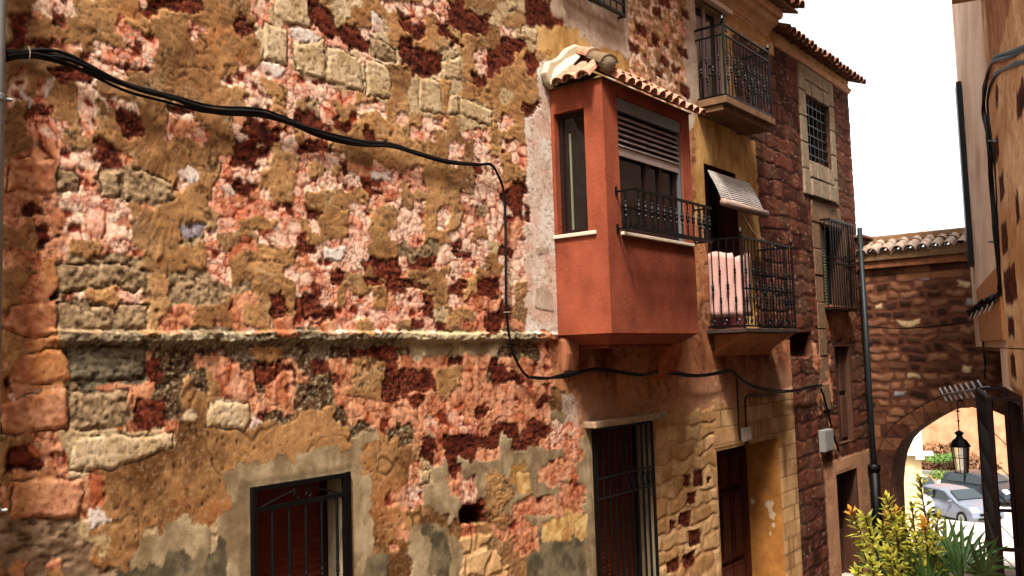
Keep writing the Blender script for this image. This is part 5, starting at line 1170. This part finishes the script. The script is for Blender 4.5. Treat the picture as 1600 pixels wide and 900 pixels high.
# small roof antenna on the far right
t = empty('tv_antenna', (15.0, -1.9, .8), 'silvery rod antenna jutting in front of the arch', 'antenna'); bm = BM(); a0 = px(1472, 617, X=14.6); a1 = px(1545, 604, X=12.6); tube(bm, [a0, a1], .014, 6); obj('boom', bm, M_GALV, t)
for i in range(8):
    p = a0.lerp(a1, i/7*.85+.03)
    if i == 0: bm = BM(); tube(bm, [p+Vector((-.12, -.07, -.09)), p+Vector((.12, .07, .09))], .013, 6); e0 = obj('rod', bm, mat('bright_aluminium', srgb(225, 228, 228), .3, .6), t); p00 = p.copy()
    else: k = e0.copy(); COL.objects.link(k); k.location = e0.location+(p-p00)

# ================================================================ house on the right
RA = Vector((1, .236, 0)).normalized(); RN = Vector((-.236, 1, 0)).normalized(); RO = Vector((0, -5.73, 0))
def Rp(s, n, z): """point s metres along the right-hand wall, n metres out"""; return RO+RA*s+RN*n+Vector((0, 0, z))
def pxR(x, y, n=0.):
    d = Rw @ Vector((x-800, 450-y, -1402.747)); C0 = Vector((0, -5, 1.6)); O = RO+RN*n; t = (O-C0).dot(RN)/d.dot(RN); P = C0+d*t; return (P-RO).dot(RA), P.z
house3 = empty('peach_house', (10, -4, -1.5), 'peach plastered house with dark red stones showing, right side of the lane', 'house')
RPATCH = [(1558, 215, 1569, 258), (1569, 268, 1578, 311), (1573, 348, 1583, 398), (1577, 414, 1597, 473), (1583, 492, 1593, 527), (1587, 552, 1595, 589), (1590, 620, 1603, 680), (1596, 300, 1603, 350), (1563, 130, 1569, 170), (1598, 130, 1612, 180)]
RP = []
for x0, y0, x1, y1 in RPATCH:
    (s0, za), (s1, zb) = pxR(x0, (y0+y1)/2), pxR(x1, (y0+y1)/2); zt = pxR((x0+x1)/2, y0)[1]; zl = pxR((x0+x1)/2, y1)[1]; RP.append((min(s0, s1), max(s0, s1), zl, zt))
def cl_Q(u, v):
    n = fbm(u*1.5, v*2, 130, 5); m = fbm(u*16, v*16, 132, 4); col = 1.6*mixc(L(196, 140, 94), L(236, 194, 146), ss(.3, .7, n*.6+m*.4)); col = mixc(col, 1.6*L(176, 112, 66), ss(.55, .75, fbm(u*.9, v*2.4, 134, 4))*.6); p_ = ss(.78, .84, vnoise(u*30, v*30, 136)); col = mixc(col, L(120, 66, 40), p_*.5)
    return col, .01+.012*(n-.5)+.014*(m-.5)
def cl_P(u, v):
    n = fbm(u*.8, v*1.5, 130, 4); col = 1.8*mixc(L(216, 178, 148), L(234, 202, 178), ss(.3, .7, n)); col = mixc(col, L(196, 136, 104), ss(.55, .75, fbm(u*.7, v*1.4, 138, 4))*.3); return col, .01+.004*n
CL['Q'] = cl_Q; CL['P'] = cl_P
def cl_right(u, v):
    k = np.where(u > 9.75, 1, 0).astype(np.int16); wu = u+.10*(fbm(u*6, v*6, 140, 3)-.5); wv = v+.08*(fbm(u*6, v*6, 142, 3)-.5)
    for a, b, c, d in RP: k = np.where((wu > a) & (wu < b) & (wv > c) & (wv < d), 2, k)
    k = np.where((v > 3.95) & (v < 4.9) & (u < 9.3), 3, k)
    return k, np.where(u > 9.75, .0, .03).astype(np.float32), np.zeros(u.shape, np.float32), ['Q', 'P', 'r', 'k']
R_S1 = 16.25
ur = np.arange(3.5, R_S1+.01, .022); vr = np.arange(1.55, 9.5, .02)
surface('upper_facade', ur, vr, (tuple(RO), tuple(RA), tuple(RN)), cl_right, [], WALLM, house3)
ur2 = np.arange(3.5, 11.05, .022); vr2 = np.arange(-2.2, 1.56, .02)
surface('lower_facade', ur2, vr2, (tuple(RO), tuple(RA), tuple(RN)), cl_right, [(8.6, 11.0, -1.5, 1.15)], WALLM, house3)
bm = BM()
def rbox(bm, s0, s1, n0, n1, z0, z1):
    c = Rp((s0+s1)/2, (n0+n1)/2, (z0+z1)/2); obox(bm, c, (RA, RN, Vector((0, 0, 1))), abs(s1-s0)/2, abs(n1-n0)/2, (z1-z0)/2)
rbox(bm, -9, R_S1, -3.5, -.04, 1.5, 9.45); rbox(bm, -9, 11.05, -3.5, -.3, -2.4, 1.5); rbox(bm, -9, 3.5, -.3, -.04, -2.4, 1.5); obj('rear_wall', bm, mat('peach_plaster', tuple(c*ALB*.7 for c in srgb(222, 172, 140)), .9, 0, .2, 2, .4, 20), house3)
bm = BM(); rbox(bm, 11.6, 20, -3.6, -.75, -3.2, 1.5); obj('set_back_wall', bm, mat('brown_rubble', tuple(c*ALB for c in srgb(120, 70, 46)), .95, 0, .5, 5, 1, 20, bdist=.03), house3)  # mottled dark brown rubble colour over the whole wall
# pilaster strip above the cable cluster, eave ledge, shutter
s_a, z_a = pxR(1526, 528, .02); s_b, _ = pxR(1562, 528, .02)
bm = BM(); rbox(bm, 10.0, 14.2, .0, .05, 1.62, 2.35); obj('plaster_band', bm, mat('orange_plaster', tuple(c*ALB for c in srgb(214, 142, 84)), .9, 0, .15, 3, .3, 30), house3, bevel=.01)
bm = BM(); rbox(bm, 4.6, 10.1, -.05, .28, 5.02, 5.16); o = obj('ledge', bm, mat('ledge_plaster', tuple(c*ALB for c in srgb(226, 176, 120)), .9, 0, .15, 3, .3, 30), house3, bevel=.01)
wn = None
bm = BM(); (sa, za), (sb, zb) = pxR(1501, 152), pxR(1524, 418)
rbox(bm, 14.9, 15.35, .02, .09, 2.75, 5.5); wn = obj('window_shutter', bm, M_IRON, house3); wn['label'] = 'dark louvred shutter folded back at the far corner'
# window cage low down
t = bm = BM(); g0, g1, gn, gz0, gz1 = 8.7, 10.65, .27, -1.35, 1.13
M_RUST = mat('rusty_brown_iron', srgb(40, 20, 17), .55, .2, .3, 12, .3, 60)
cg = obj('window_cage', bm, M_RUST, house3); 
bm = BM()
def rbar(bm, a, b, w_): bar(bm, Rp(*a), Rp(*b), w_)
for z in (gz0, -.1, gz1):
    rbar(bm, (g0, gn, z), (g1, gn, z), .035); rbar(bm, (g0, 0, z), (g0, gn, z), .03); rbar(bm, (g1, 0, z), (g1, gn, z), .03)
for s in (g0, g1): rbar(bm, (s, gn, gz0), (s, gn, gz1), .04); rbar(bm, (s, .02, gz0), (s, .02, gz1), .04)
obj('cage_frame', bm, M_RUST, cg)
bm = BM(); n = 9
for i in range(n):
    a = g0+(g1-g0)*i/n; 
    for z0, z1 in ((gz0, -.1), (-.1, gz1)):
        b = a+(g1-g0)/n; rbar(bm, (a, gn, z0), (b, gn, (z0+z1)/2), .014); rbar(bm, (b, gn, (z0+z1)/2), (a, gn, z1), .014); rbar(bm, (b, gn, z0), (a, gn, (z0+z1)/2), .014); rbar(bm, (a, gn, (z0+z1)/2), (b, gn, z1), .014)
for j in range(8):
    z = gz0+(gz1-gz0)*j/8; rbar(bm, (g1, 0, z), (g1, gn, z+.31), .008)
obj('lattice', bm, M_IRON, cg)
bm = BM(); rbox(bm, 8.62, 10.98, -.24, -.20, -1.48, 1.13); obj('pane', bm, M_DARK, cg)
bm = BM(); rbox(bm, 8.6, 8.72, -.2, .0, -1.5, 1.15); rbox(bm, 10.88, 11.0, -.2, .0, -1.5, 1.15); rbox(bm, 8.72, 10.88, -.2, .0, 1.03, 1.15); obj('window_frame', bm, M_WOODB, cg)
# cables on it
def Rpx(x, y, n=.06): s, z = pxR(x, y, n); return Rp(s, n, z)
mainp = [(1640, 68), (1600, 78), (1575, 84), (1556, 90), (1545, 102), (1538, 130), (1534, 168), (1540, 200), (1545, 240), (1548, 300), (1553, 360), (1557, 420), (1560, 455), (1555, 464), (1542, 468), (1528, 478), (1517, 490)]
bundle('cable_bundle', [Rpx(x, y) for x, y in mainp], [.016, .014, .013, .013, .011], .035, 'thick black cable bundle bending down the peach corner to the cable clamp', seed=6)
bundle('cable_bundle', [Rpx(x, y, .05) for x, y in ((1640, 88), (1600, 98), (1570, 108), (1552, 118), (1543, 150), (1545, 190), (1552, 240), (1556, 300), (1560, 380), (1562, 440), (1560, 460))], [.012, .012], .02, 'thinner pair of black cables beside the thick bundle on the peach house', seed=8)
bundle('wire', [Rpx(x, y, .05) for x, y in ((1530, 482), (1533, 520), (1537, 560), (1538, 590))], [.010, .010], .03, 'two thin wires dropping from the cable clamp to the window cage', seed=7)
t = empty('cable_clamp', Rp(12.5, .1, 2.0), 'dark cluster of cable clamps and insulators on the corner', 'cable clamp')
random.seed(9)
for i in range(9):
    bm = BM(); x = 1516+i*4.2; y = 489-i*2.6; c = Rpx(x, y, .08); dd = Vector((random.uniform(-1, 1), random.uniform(-1, 1), random.uniform(-.6, .6))).normalized(); lathe(bm, c, [(.02, -.06), (.045, -.05), (.03, -.02), (.05, 0), (.03, .03), (.045, .05), (.015, .07)], 8, dd); obj('insulator', bm, M_IRON, t)
bm = BM()
for i in range(5): c = Rpx(1520+i*8, 488-i*4, .1); bar(bm, c, c+Vector((.02, .05, -.09)), .012)
obj('clips', bm, M_PBOX, t)
bm = BM()
for x, y in ((1553, 378), (1549, 220)): a, b = Rpx(x-7, y, .06), Rpx(x+10, y, .03); bar(bm, a, b, .018)
tag(obj('cable_bracket', bm, M_IRON), 'short iron brackets holding the cables on the peach house', 'bracket')

# ================================================================ ground
def gz(x): return -.142*max(x, -6) if x < 46 else -6.53
bm = BM(); xs = [-400, -40, -6]+[i for i in range(-5, 46)]+[46, 60, 100, 500]; prev = None
M_GR = mat('stone_paving', srgb(196, 184, 168), .9, 0, .2, 1.5, .5, 12, bdist=.02)
for x in xs:
    r = [bm.verts.new((x, y, gz(x))) for y in (-500, -12, 0, 12, 500)]
    if prev:
        for a in range(4): bm.faces.new((prev[a], r[a], r[a+1], prev[a+1]))
    prev = r
bmesh.ops.recalc_face_normals(bm, faces=bm.faces); o = obj('ground', bm, M_GR); o['kind'] = 'structure'
M_LANE = mat('lane_cobbles', srgb(128, 108, 92), .9, 0, .3, 3, .8, 18, bdist=.02)
bm = BM(); pa = None
for x in range(-5, 22):
    r = [bm.verts.new((x, y, gz(x)+.012)) for y in (-5.6, -.02)]
    if pa: bm.faces.new((pa[0], r[0], r[1], pa[1]))
    pa = r
o = obj('street', bm, M_LANE); o['kind'] = 'structure'

# ================================================================ beyond the arch
def far_house(name, lab, x0, x1, y0, y1, z0, z1, m, wins, ledge=None):
    t = empty(name, ((x0+x1)/2, (y0+y1)/2, z0), lab, 'house'); bm = BM(); box(bm, x0, x1, y0, y1, z0, z1); obj('wall', bm, m, t)
    bm = BM(); box(bm, x0-.3, x1+.3, y0-.3, y1+.3, z1, z1+.25); obj('roof', bm, M_OLDTILE, t)
    for y, z, w_, h in wins:
        bm = BM(); box(bm, x0-.03, x0+.02, y, y+w_, z, z+h); f = obj('window', bm, M_FRAME, t); bm = BM(); box(bm, x0-.05, x0-.03, y+.08, y+w_-.08, z+.08, z+h-.08); obj('pane', bm, M_GLASS, f)
    return t
a = px(1441, 745, X=30); b = px(1437, 705, X=30)
t = far_house('cream_house', 'cream rendered house seen left through the arch', 30, 38, a.y, a.y+8, gz(30)-.4, 2.2, M_CREAM, [(a.y+1.1, -1.6, .25, .35)])
t_cream = t; a_cream = a
bm = BM(); zc = px(1437, 709, X=30).z; box(bm, 29.8, 30.4, a.y-.35, a.y+8, zc-.04, zc+.04); obj('ledge', bm, M_WHITE, t)
bm = BM(); box(bm, 29.93, 30.0, a.y-.06, a.y+.28, zc+.06, 2.1); obj('quoin_strip', bm, M_WHITE, t)
bm = BM(); p = px(1436, 714, X=29.8); box(bm, 29.8, 29.99, p.y-.1, p.y+.15, p.z-.08, p.z+.05); obj('lamp_box', bm, M_WHITE, t)
bpy.context.view_layer.update()
mw = Matrix.Translation((30, a_cream.y, 0)) @ Matrix.Rotation(math.radians(15), 4, 'Z') @ Matrix.Translation((-30, -a_cream.y, 0)); t_cream.matrix_world = mw @ t_cream.matrix_world
a = px(1560, 700, X=62); b = px(1436, 700, X=62)
M_FARB = mat('far_red_rubble', tuple(c*ALB for c in srgb(206, 128, 92)), .95, 0, .4, 1.6, .6, 6, rgb2=tuple(c*ALB for c in srgb(234, 176, 136)))
far_house('rubble_house', 'reddish rubble house closing the square beyond the arch', 62, 70, a.y-6, b.y+3, gz(62)-.2, 4.5, M_FARB, [(b.y-.9, -3.2, .8, 1.6)])
p0 = px(1446, 744, X=56); p1 = px(1560, 744, X=56); zt = px(1460, 743, X=56).z
t = empty('low_wall', (56, (p0.y+p1.y)/2, gz(56)), 'low white wall with dark coping behind the silver car', 'wall'); bm = BM(); box(bm, 56, 56.3, p1.y-2, p0.y+2, gz(56), zt); obj('wall', bm, M_WHITE, t); bm = BM(); box(bm, 55.95, 56.35, p1.y-2, p0.y+2, zt, zt+.25); obj('coping', bm, M_GBOX, t); bm = BM(); p = px(1453, 755, X=55.9); box(bm, 55.85, 55.99, p.y-.35, p.y+.35, gz(56), zt+.02); obj('pillar', bm, M_CORN, t)

def leaf_cloud(bm, c, R, n, size, seed, squash=1.):
    rr = random.Random(seed)
    for i in range(n):
        d = Vector((rr.gauss(0, 1), rr.gauss(0, 1), rr.gauss(0, 1))).normalized(); q = Vector(c)+Vector((d.x*R[0], d.y*R[1], d.z*R[2]))*rr.uniform(.55, 1.05)
        a = Vector((rr.gauss(0, 1), rr.gauss(0, 1), rr.gauss(0, 1))).normalized(); b = a.cross(d).normalized() if a.cross(d).length > .1 else Vector((1, 0, 0)); s = size*rr.uniform(.6, 1.3)
        V = [bm.verts.new(q+a*s), bm.verts.new(q+b*s*.45), bm.verts.new(q-a*s), bm.verts.new(q-b*s*.45)]; bm.faces.new(V)
M_LEAF = mat('bush_leaf', srgb(70, 92, 40), .6, 0, .4, 2, 0, rgb2=srgb(120, 140, 60)); M_BARK = mat('bark', srgb(92, 72, 54), .9, 0, .3, 9, .6, 40, stretch=(1, 1, .3))
M_BRUSH = mat('dry_leaf', srgb(92, 64, 44), .7, 0, .4, 2, 0, rgb2=srgb(120, 84, 54))
def bush(lab, x, y, X, R, n, size, seed, m, grp=None, trunk=.4):
    c = px(x, y, X=X); z0 = gz(X); t = empty('bush', (c.x, c.y, z0), lab, 'bush', grp); bm = BM(); tube(bm, [(c.x, c.y, z0), (c.x+.1, c.y, (z0+c.z)/2), (c.x, c.y, c.z)], .09, 7); 
    for k in range(4): tube(bm, [(c.x, c.y, (z0+c.z)/2), (c.x+R[0]*.5*math.cos(k*1.6), c.y+R[1]*.5*math.sin(k*1.6), c.z)], .04, 5)
    obj('stem', bm, M_BARK, t); bm = BM()
    for j in range(7):
        rr = random.Random(seed*10+j); leaf_cloud(bm, (c.x+rr.uniform(-.6, .6)*R[0], c.y+rr.uniform(-.7, .7)*R[1], c.z+rr.uniform(-.4, .5)*R[2]), [q*.5 for q in R], n//7, size, seed*20+j)
    obj('foliage', bm, m, t)
bush('round clipped green shrub behind the silver car', 1500, 750, 53, (1.2, 1.3, .55), 1800, .10, 3, M_LEAF)
bush('brown leafy shrub against the far rubble wall', 1478, 722, 59.5, (1, 2.6, 1.4), 2600, .14, 4, M_BRUSH)
bush('light green low bush left of the hanging lantern', 1475, 715, 58, (.8, .9, .4), 700, .10, 5, mat('light_leaf', srgb(96, 128, 60), .6, 0, .3, 2, 0))

# ================================================================ cars
def car(lab, pos, head, paint, grp='cars parked in the square', van=False):
    Z = pos[2]; t = empty('parked_car', (0, 0, 0), lab, 'car', grp); H = 1.5; Lc, Wc = 4.1, 1.72
    prof = [(-2.02, .45), (-2.05, .75), (-1.98, 1.02), (-1.75, 1.38), (-1.2, 1.50), (-.2, 1.51), (.35, 1.42), (1.05, 1.03), (1.75, .86), (1.98, .68), (2.05, .42), (1.98, .24), (-1.95, .26)]
    if van: prof = [(-2.0, .45), (-2.03, .9), (-1.98, 1.7), (-1.8, 1.85), (.3, 1.85), (.75, 1.72), (1.25, 1.12), (1.85, .98), (2.02, .75), (2.05, .4), (1.98, .24), (-1.95, .26)]
    bm = BM(); N = 7; rings = []
    for k in range(N):
        s = -1+2*k/(N-1); rings.append([])
        for x, z in prof:
            wv = Wc/2*(1-.16*max(0, z-.9)/.6); inset = .10*max(0, abs(s)-.6)/.4; rings[-1].append(bm.verts.new((x*(1-inset*.35), s*wv, z-(.05*abs(s)**4 if z > .8 else 0))))
    n = len(prof)
    for A_, B_ in zip(rings, rings[1:]):
        for i in range(n): bm.faces.new((A_[i], A_[(i+1) % n], B_[(i+1) % n], B_[i]))
    bm.faces.new(rings[0]); bm.faces.new(rings[-1][::-1]); bmesh.ops.recalc_face_normals(bm, faces=bm.faces)
    parts = [obj('body', bm, paint, t, bevel=.03)]
    G = MATS.get('car_glass') or glass_mat('car_glass', srgb(52, 60, 64), .05)
    for s in (-1, 1):
        bm = BM(); zz = 1.66 if van else 1.38
        P = [(-1.55, .98), (-1.4, zz-.05), (-1.1, zz+.03), (.15, zz), (.78, .98)]
        prism(bm, [(x, s*(Wc/2*(1-.16*max(0, z-.9)/.6)+.006), z) for x, z in P], (0, s*-.02, 0)); parts.append(obj('side_window', bm, G, t))
        bm = BM(); box(bm, -.42, -.36, s*.80-.015 if s > 0 else -.86, s*.86 if s > 0 else -.80+.015, .98, zz); parts.append(obj('door_pillar', bm, M_IRON, t))
        bm = BM(); obox(bm, (.72, s*.93, 1.02), (Vector((1, 0, 0)), Vector((0, 1, 0)), Vector((0, 0, 1))), .07, .07, .05); parts.append(obj('mirror', bm, paint, t, bevel=.02))
        bm = BM(); obox(bm, (1.86, s*.62, .74), (Vector((.8, 0, -.6)).normalized(), Vector((0, 1, 0)), Vector((.6, 0, .8)).normalized()), .14, .16, .03); parts.append(obj('headlight', bm, MATS.get('lamp_lens') or glass_mat('lamp_lens', (.8, .82, .85), .1), t, bevel=.015))
        for wx in (-1.28, 1.3):
            bm = BM(); lathe(bm, (wx, s*.74, .31), [(.19, -.02), (.31, -.01), (.325, .03), (.325, .12), (.30, .15), (.2, .145)], 20, (0, s, 0)); wh = obj('wheel', bm, M_CABLE, t); parts.append(wh)
            bm = BM(); lathe(bm, (wx, s*.74, .31), [(.2, .13), (.19, .15), (.03, .16)], 10, (0, s, 0)); parts.append(obj('rim', bm, M_GALV, wh))
    bm = BM(); zz = 1.72 if van else 1.40; x1, x0 = (.78, 1.22) if van else (.40, 1.0); w1, w0 = .62, .72
    V = [(x1, -w1, zz), (x1, w1, zz), (x0, w0, 1.07+(.08 if van else 0)), (x0, -w0, 1.07+(.08 if van else 0))]; prism(bm, [Vector(v)+Vector((.012, 0, .012)) for v in V], (.02, 0, .03)); parts.append(obj('windscreen', bm, G, t))
    bm = BM(); box(bm, 2.0, 2.055, -.5, .5, .50, .60); box(bm, 1.99, 2.05, -.6, .6, .32, .42); parts.append(obj('radiator_grille', bm, M_IRON, t)); bm = BM(); box(bm, 2.055, 2.07, -.26, .26, .43, .53); parts.append(obj('number_plate', bm, M_WHITE, t))
    bpy.context.view_layer.update()
    t.location = pos; t.rotation_euler = (0, 0, math.atan2(head[1], head[0]))
    return t
PS = mat('silver_paint', srgb(140, 146, 160), .25, .5, .05, 3, 0); PW = mat('white_paint', srgb(228, 230, 232), .3, 0, .03, 3, 0); PD = mat('dark_paint', srgb(60, 66, 72), .25, .3, .05, 3, 0)
c = px(1494, 803, X=46); car('silver hatchback facing right in the square beyond the arch', (46, c.y, -6.53), (-.592, -.806), PS)
c = px(1414, 790, X=45); car('white van half hidden behind the shrub, left of the silver car', (47, c.y+.3, -6.53), (-.592, -.806), PW, van=True)
c = px(1538, 780, X=52); car('dark car behind the silver hatchback', (52, c.y, -6.53), (-.5, -.86), PD)

# ================================================================ plants in the foreground
def shrub():
    base = Vector((4.75, -3.80, gz(4.75)+.45)); t = empty('potted_shrub', (base.x, base.y, gz(4.75)), 'yellow-green shrub with orange tipped shoots in the lower right corner', 'shrub')
    rr = random.Random(77)
    tips = [(1330, 790), (1345, 845), (1352, 800), (1385, 770), (1412, 752), (1437, 738), (1378, 812), (1400, 820), (1402, 790), (1425, 785), (1445, 775), (1362, 870), (1395, 862), (1420, 850), (1450, 830), (1466, 800), (1484, 790), (1445, 812), (1430, 830), (1408, 890), (1340, 885), (1460, 860), (1375, 835), (1470, 880), (1450, 795), (1390, 800), (1410, 805), (1418, 820), (1440, 850), (1386, 850), (1355, 815)]
    st = BM(); lf = BM()
    for i, (x, y) in enumerate([(a, b+8) for k, (a, b) in enumerate(tips) if k % 6 != 4]):
        d = Rw @ Vector((x-800, 450-y, -1402.747)); d.normalize(); tip = Vector((0, -5, 1.6))+d*(4.55+rr.uniform(-.2, .2)); mid = base.lerp(tip, .55)+Vector((rr.uniform(-.05, .05), rr.uniform(-.05, .05), -.03)); P = smooth_path([base, mid, tip], 6); tube(st, P, .005, 5, True, [.010*(1-.7*k/(len(P)-1)) for k in range(len(P))])
        ax = (tip-mid).normalized(); lo = BM() if i % 7 == 0 else None
        for k in range(30):
            s = (k/30)**.8; q = tip-ax*(.20*(1-s)) ; a = k*2.4; _, u, v = frame_axes(ax); out = (u*math.cos(a)+v*math.sin(a)); dr_ = (out*(1.15-.75*s)+ax*(.35+.6*s)+Vector((rr.uniform(-.3, .3), rr.uniform(-.3, .3), rr.uniform(-.45, .25)))).normalized(); L_ = .066*rr.uniform(.75, 1.25)*(1-.25*s); wd = .0095; side = dr_.cross(ax).normalized(); nn = side.cross(dr_)
            B_ = lo if (lo and s > .8) else lf
            V = [B_.verts.new(q), B_.verts.new(q+dr_*L_*.5+side*wd-nn*.003), B_.verts.new(q+dr_*L_-nn*.012), B_.verts.new(q+dr_*L_*.5-side*wd-nn*.003), B_.verts.new(q+dr_*L_*.5+nn*.002)]
            B_.faces.new((V[0], V[1], V[4])); B_.faces.new((V[1], V[2], V[4])); B_.faces.new((V[2], V[3], V[4])); B_.faces.new((V[3], V[0], V[4]))
        if lo: obj('orange_shoot', lo, mat('orange_leaf', srgb(190, 110, 40), .45, 0, .2, 14, 0, rgb2=srgb(226, 170, 70)), t)
    obj('stem', st, M_BARK, t)
    def lm(name, a, b):
        m = mat(name, a, .45, 0, .2, 14, 0, rgb2=b); return m
    obj('foliage', lf, lm('yellow_green_leaf', srgb(88, 104, 28), srgb(232, 214, 78)), t)
    bm = BM(); lathe(bm, (base.x, base.y, gz(4.75)+.02), [(.16, 0), (.19, .02), (.24, .38), (.265, .40), (.265, .45), (.235, .45), (.22, .42)], 24); obj('pot', bm, M_TILE, t, smooth=False)
shrub()
def palm(lab, base, fronds, seed):
    t = empty('fan_palm', (base[0], base[1], gz(base[0])), lab, 'palm'); rr = random.Random(seed); base = Vector(base)
    bm = BM(); tube(bm, [Vector((base.x, base.y, gz(base.x)+.3)), base], .05, 10, True, [.06, .045]); obj('trunk', bm, M_BARK, t)
    for (x, y, dist, R, seg, tilt) in fronds:
        d = Rw @ Vector((x-800, 450-y, -1402.747)); d.normalize(); hub = Vector((0, -5, 1.6))+d*dist
        bm = BM(); tube(bm, smooth_path([base, base.lerp(hub, .6)+Vector((0, 0, .04)), hub], 5), .006, 5)
        ax = (hub-base).normalized(); _, u, v = frame_axes(ax); ca, sa = math.cos(tilt), math.sin(tilt); u2 = u*ca+v*sa; v2 = v*ca-u*sa
        for k in range(seg):
            a = (k/(seg-1)-.5)*math.radians(230); dr_ = (ax*math.cos(a)+u2*math.sin(a)+v2*.12*rr.uniform(-1, 1)).normalized(); L_ = R*(1-.25*abs(k/(seg-1)-.5)*2)*rr.uniform(.9, 1.05); side = dr_.cross(v2).normalized(); nn = side.cross(dr_).normalized(); w1 = .011
            pts = [(0, .003), (.35, w1), (.7, w1*.75), (1, .001)]; prev = None
            for s_, ww in pts:
                c_ = hub+dr_*L_*s_+Vector((0, 0, -.10*L_*s_**3)); r_ = (bm.verts.new(c_-side*ww+nn*ww*.35), bm.verts.new(c_), bm.verts.new(c_+side*ww+nn*ww*.35))
                if prev: bm.faces.new((prev[0], prev[1], r_[1], r_[0])); bm.faces.new((prev[1], prev[2], r_[2], r_[1]))
                prev = r_
        obj('frond', bm, mat('palm_leaf', srgb(44, 72, 34), .3, 0, .25, 6, 0, rgb2=srgb(86, 116, 60)), t)
    bm = BM(); lathe(bm, (base.x, base.y, gz(base.x)+.02), [(.15, 0), (.18, .02), (.22, .34), (.245, .36), (.245, .40), (.215, .40), (.2, .37)], 24); obj('pot', bm, M_TILE, t)
palm('dark green fan palm rising behind the shrub', (4.62, -3.95, .22), [(1476, 872, 5.1, .27, 18, .2), (1432, 900, 4.9, .28, 18, 1.1), (1505, 885, 5.0, .27, 18, -.5), (1392, 888, 5.0, .24, 14, 1.7)], 5)
palm('low blue-green fan palm at the bottom right edge', (4.45, -4.10, .10), [(1500, 910, 4.5, .24, 16, .7), (1538, 898, 4.6, .22, 16, -1.2), (1450, 920, 4.45, .24, 16, 1.4)], 6)
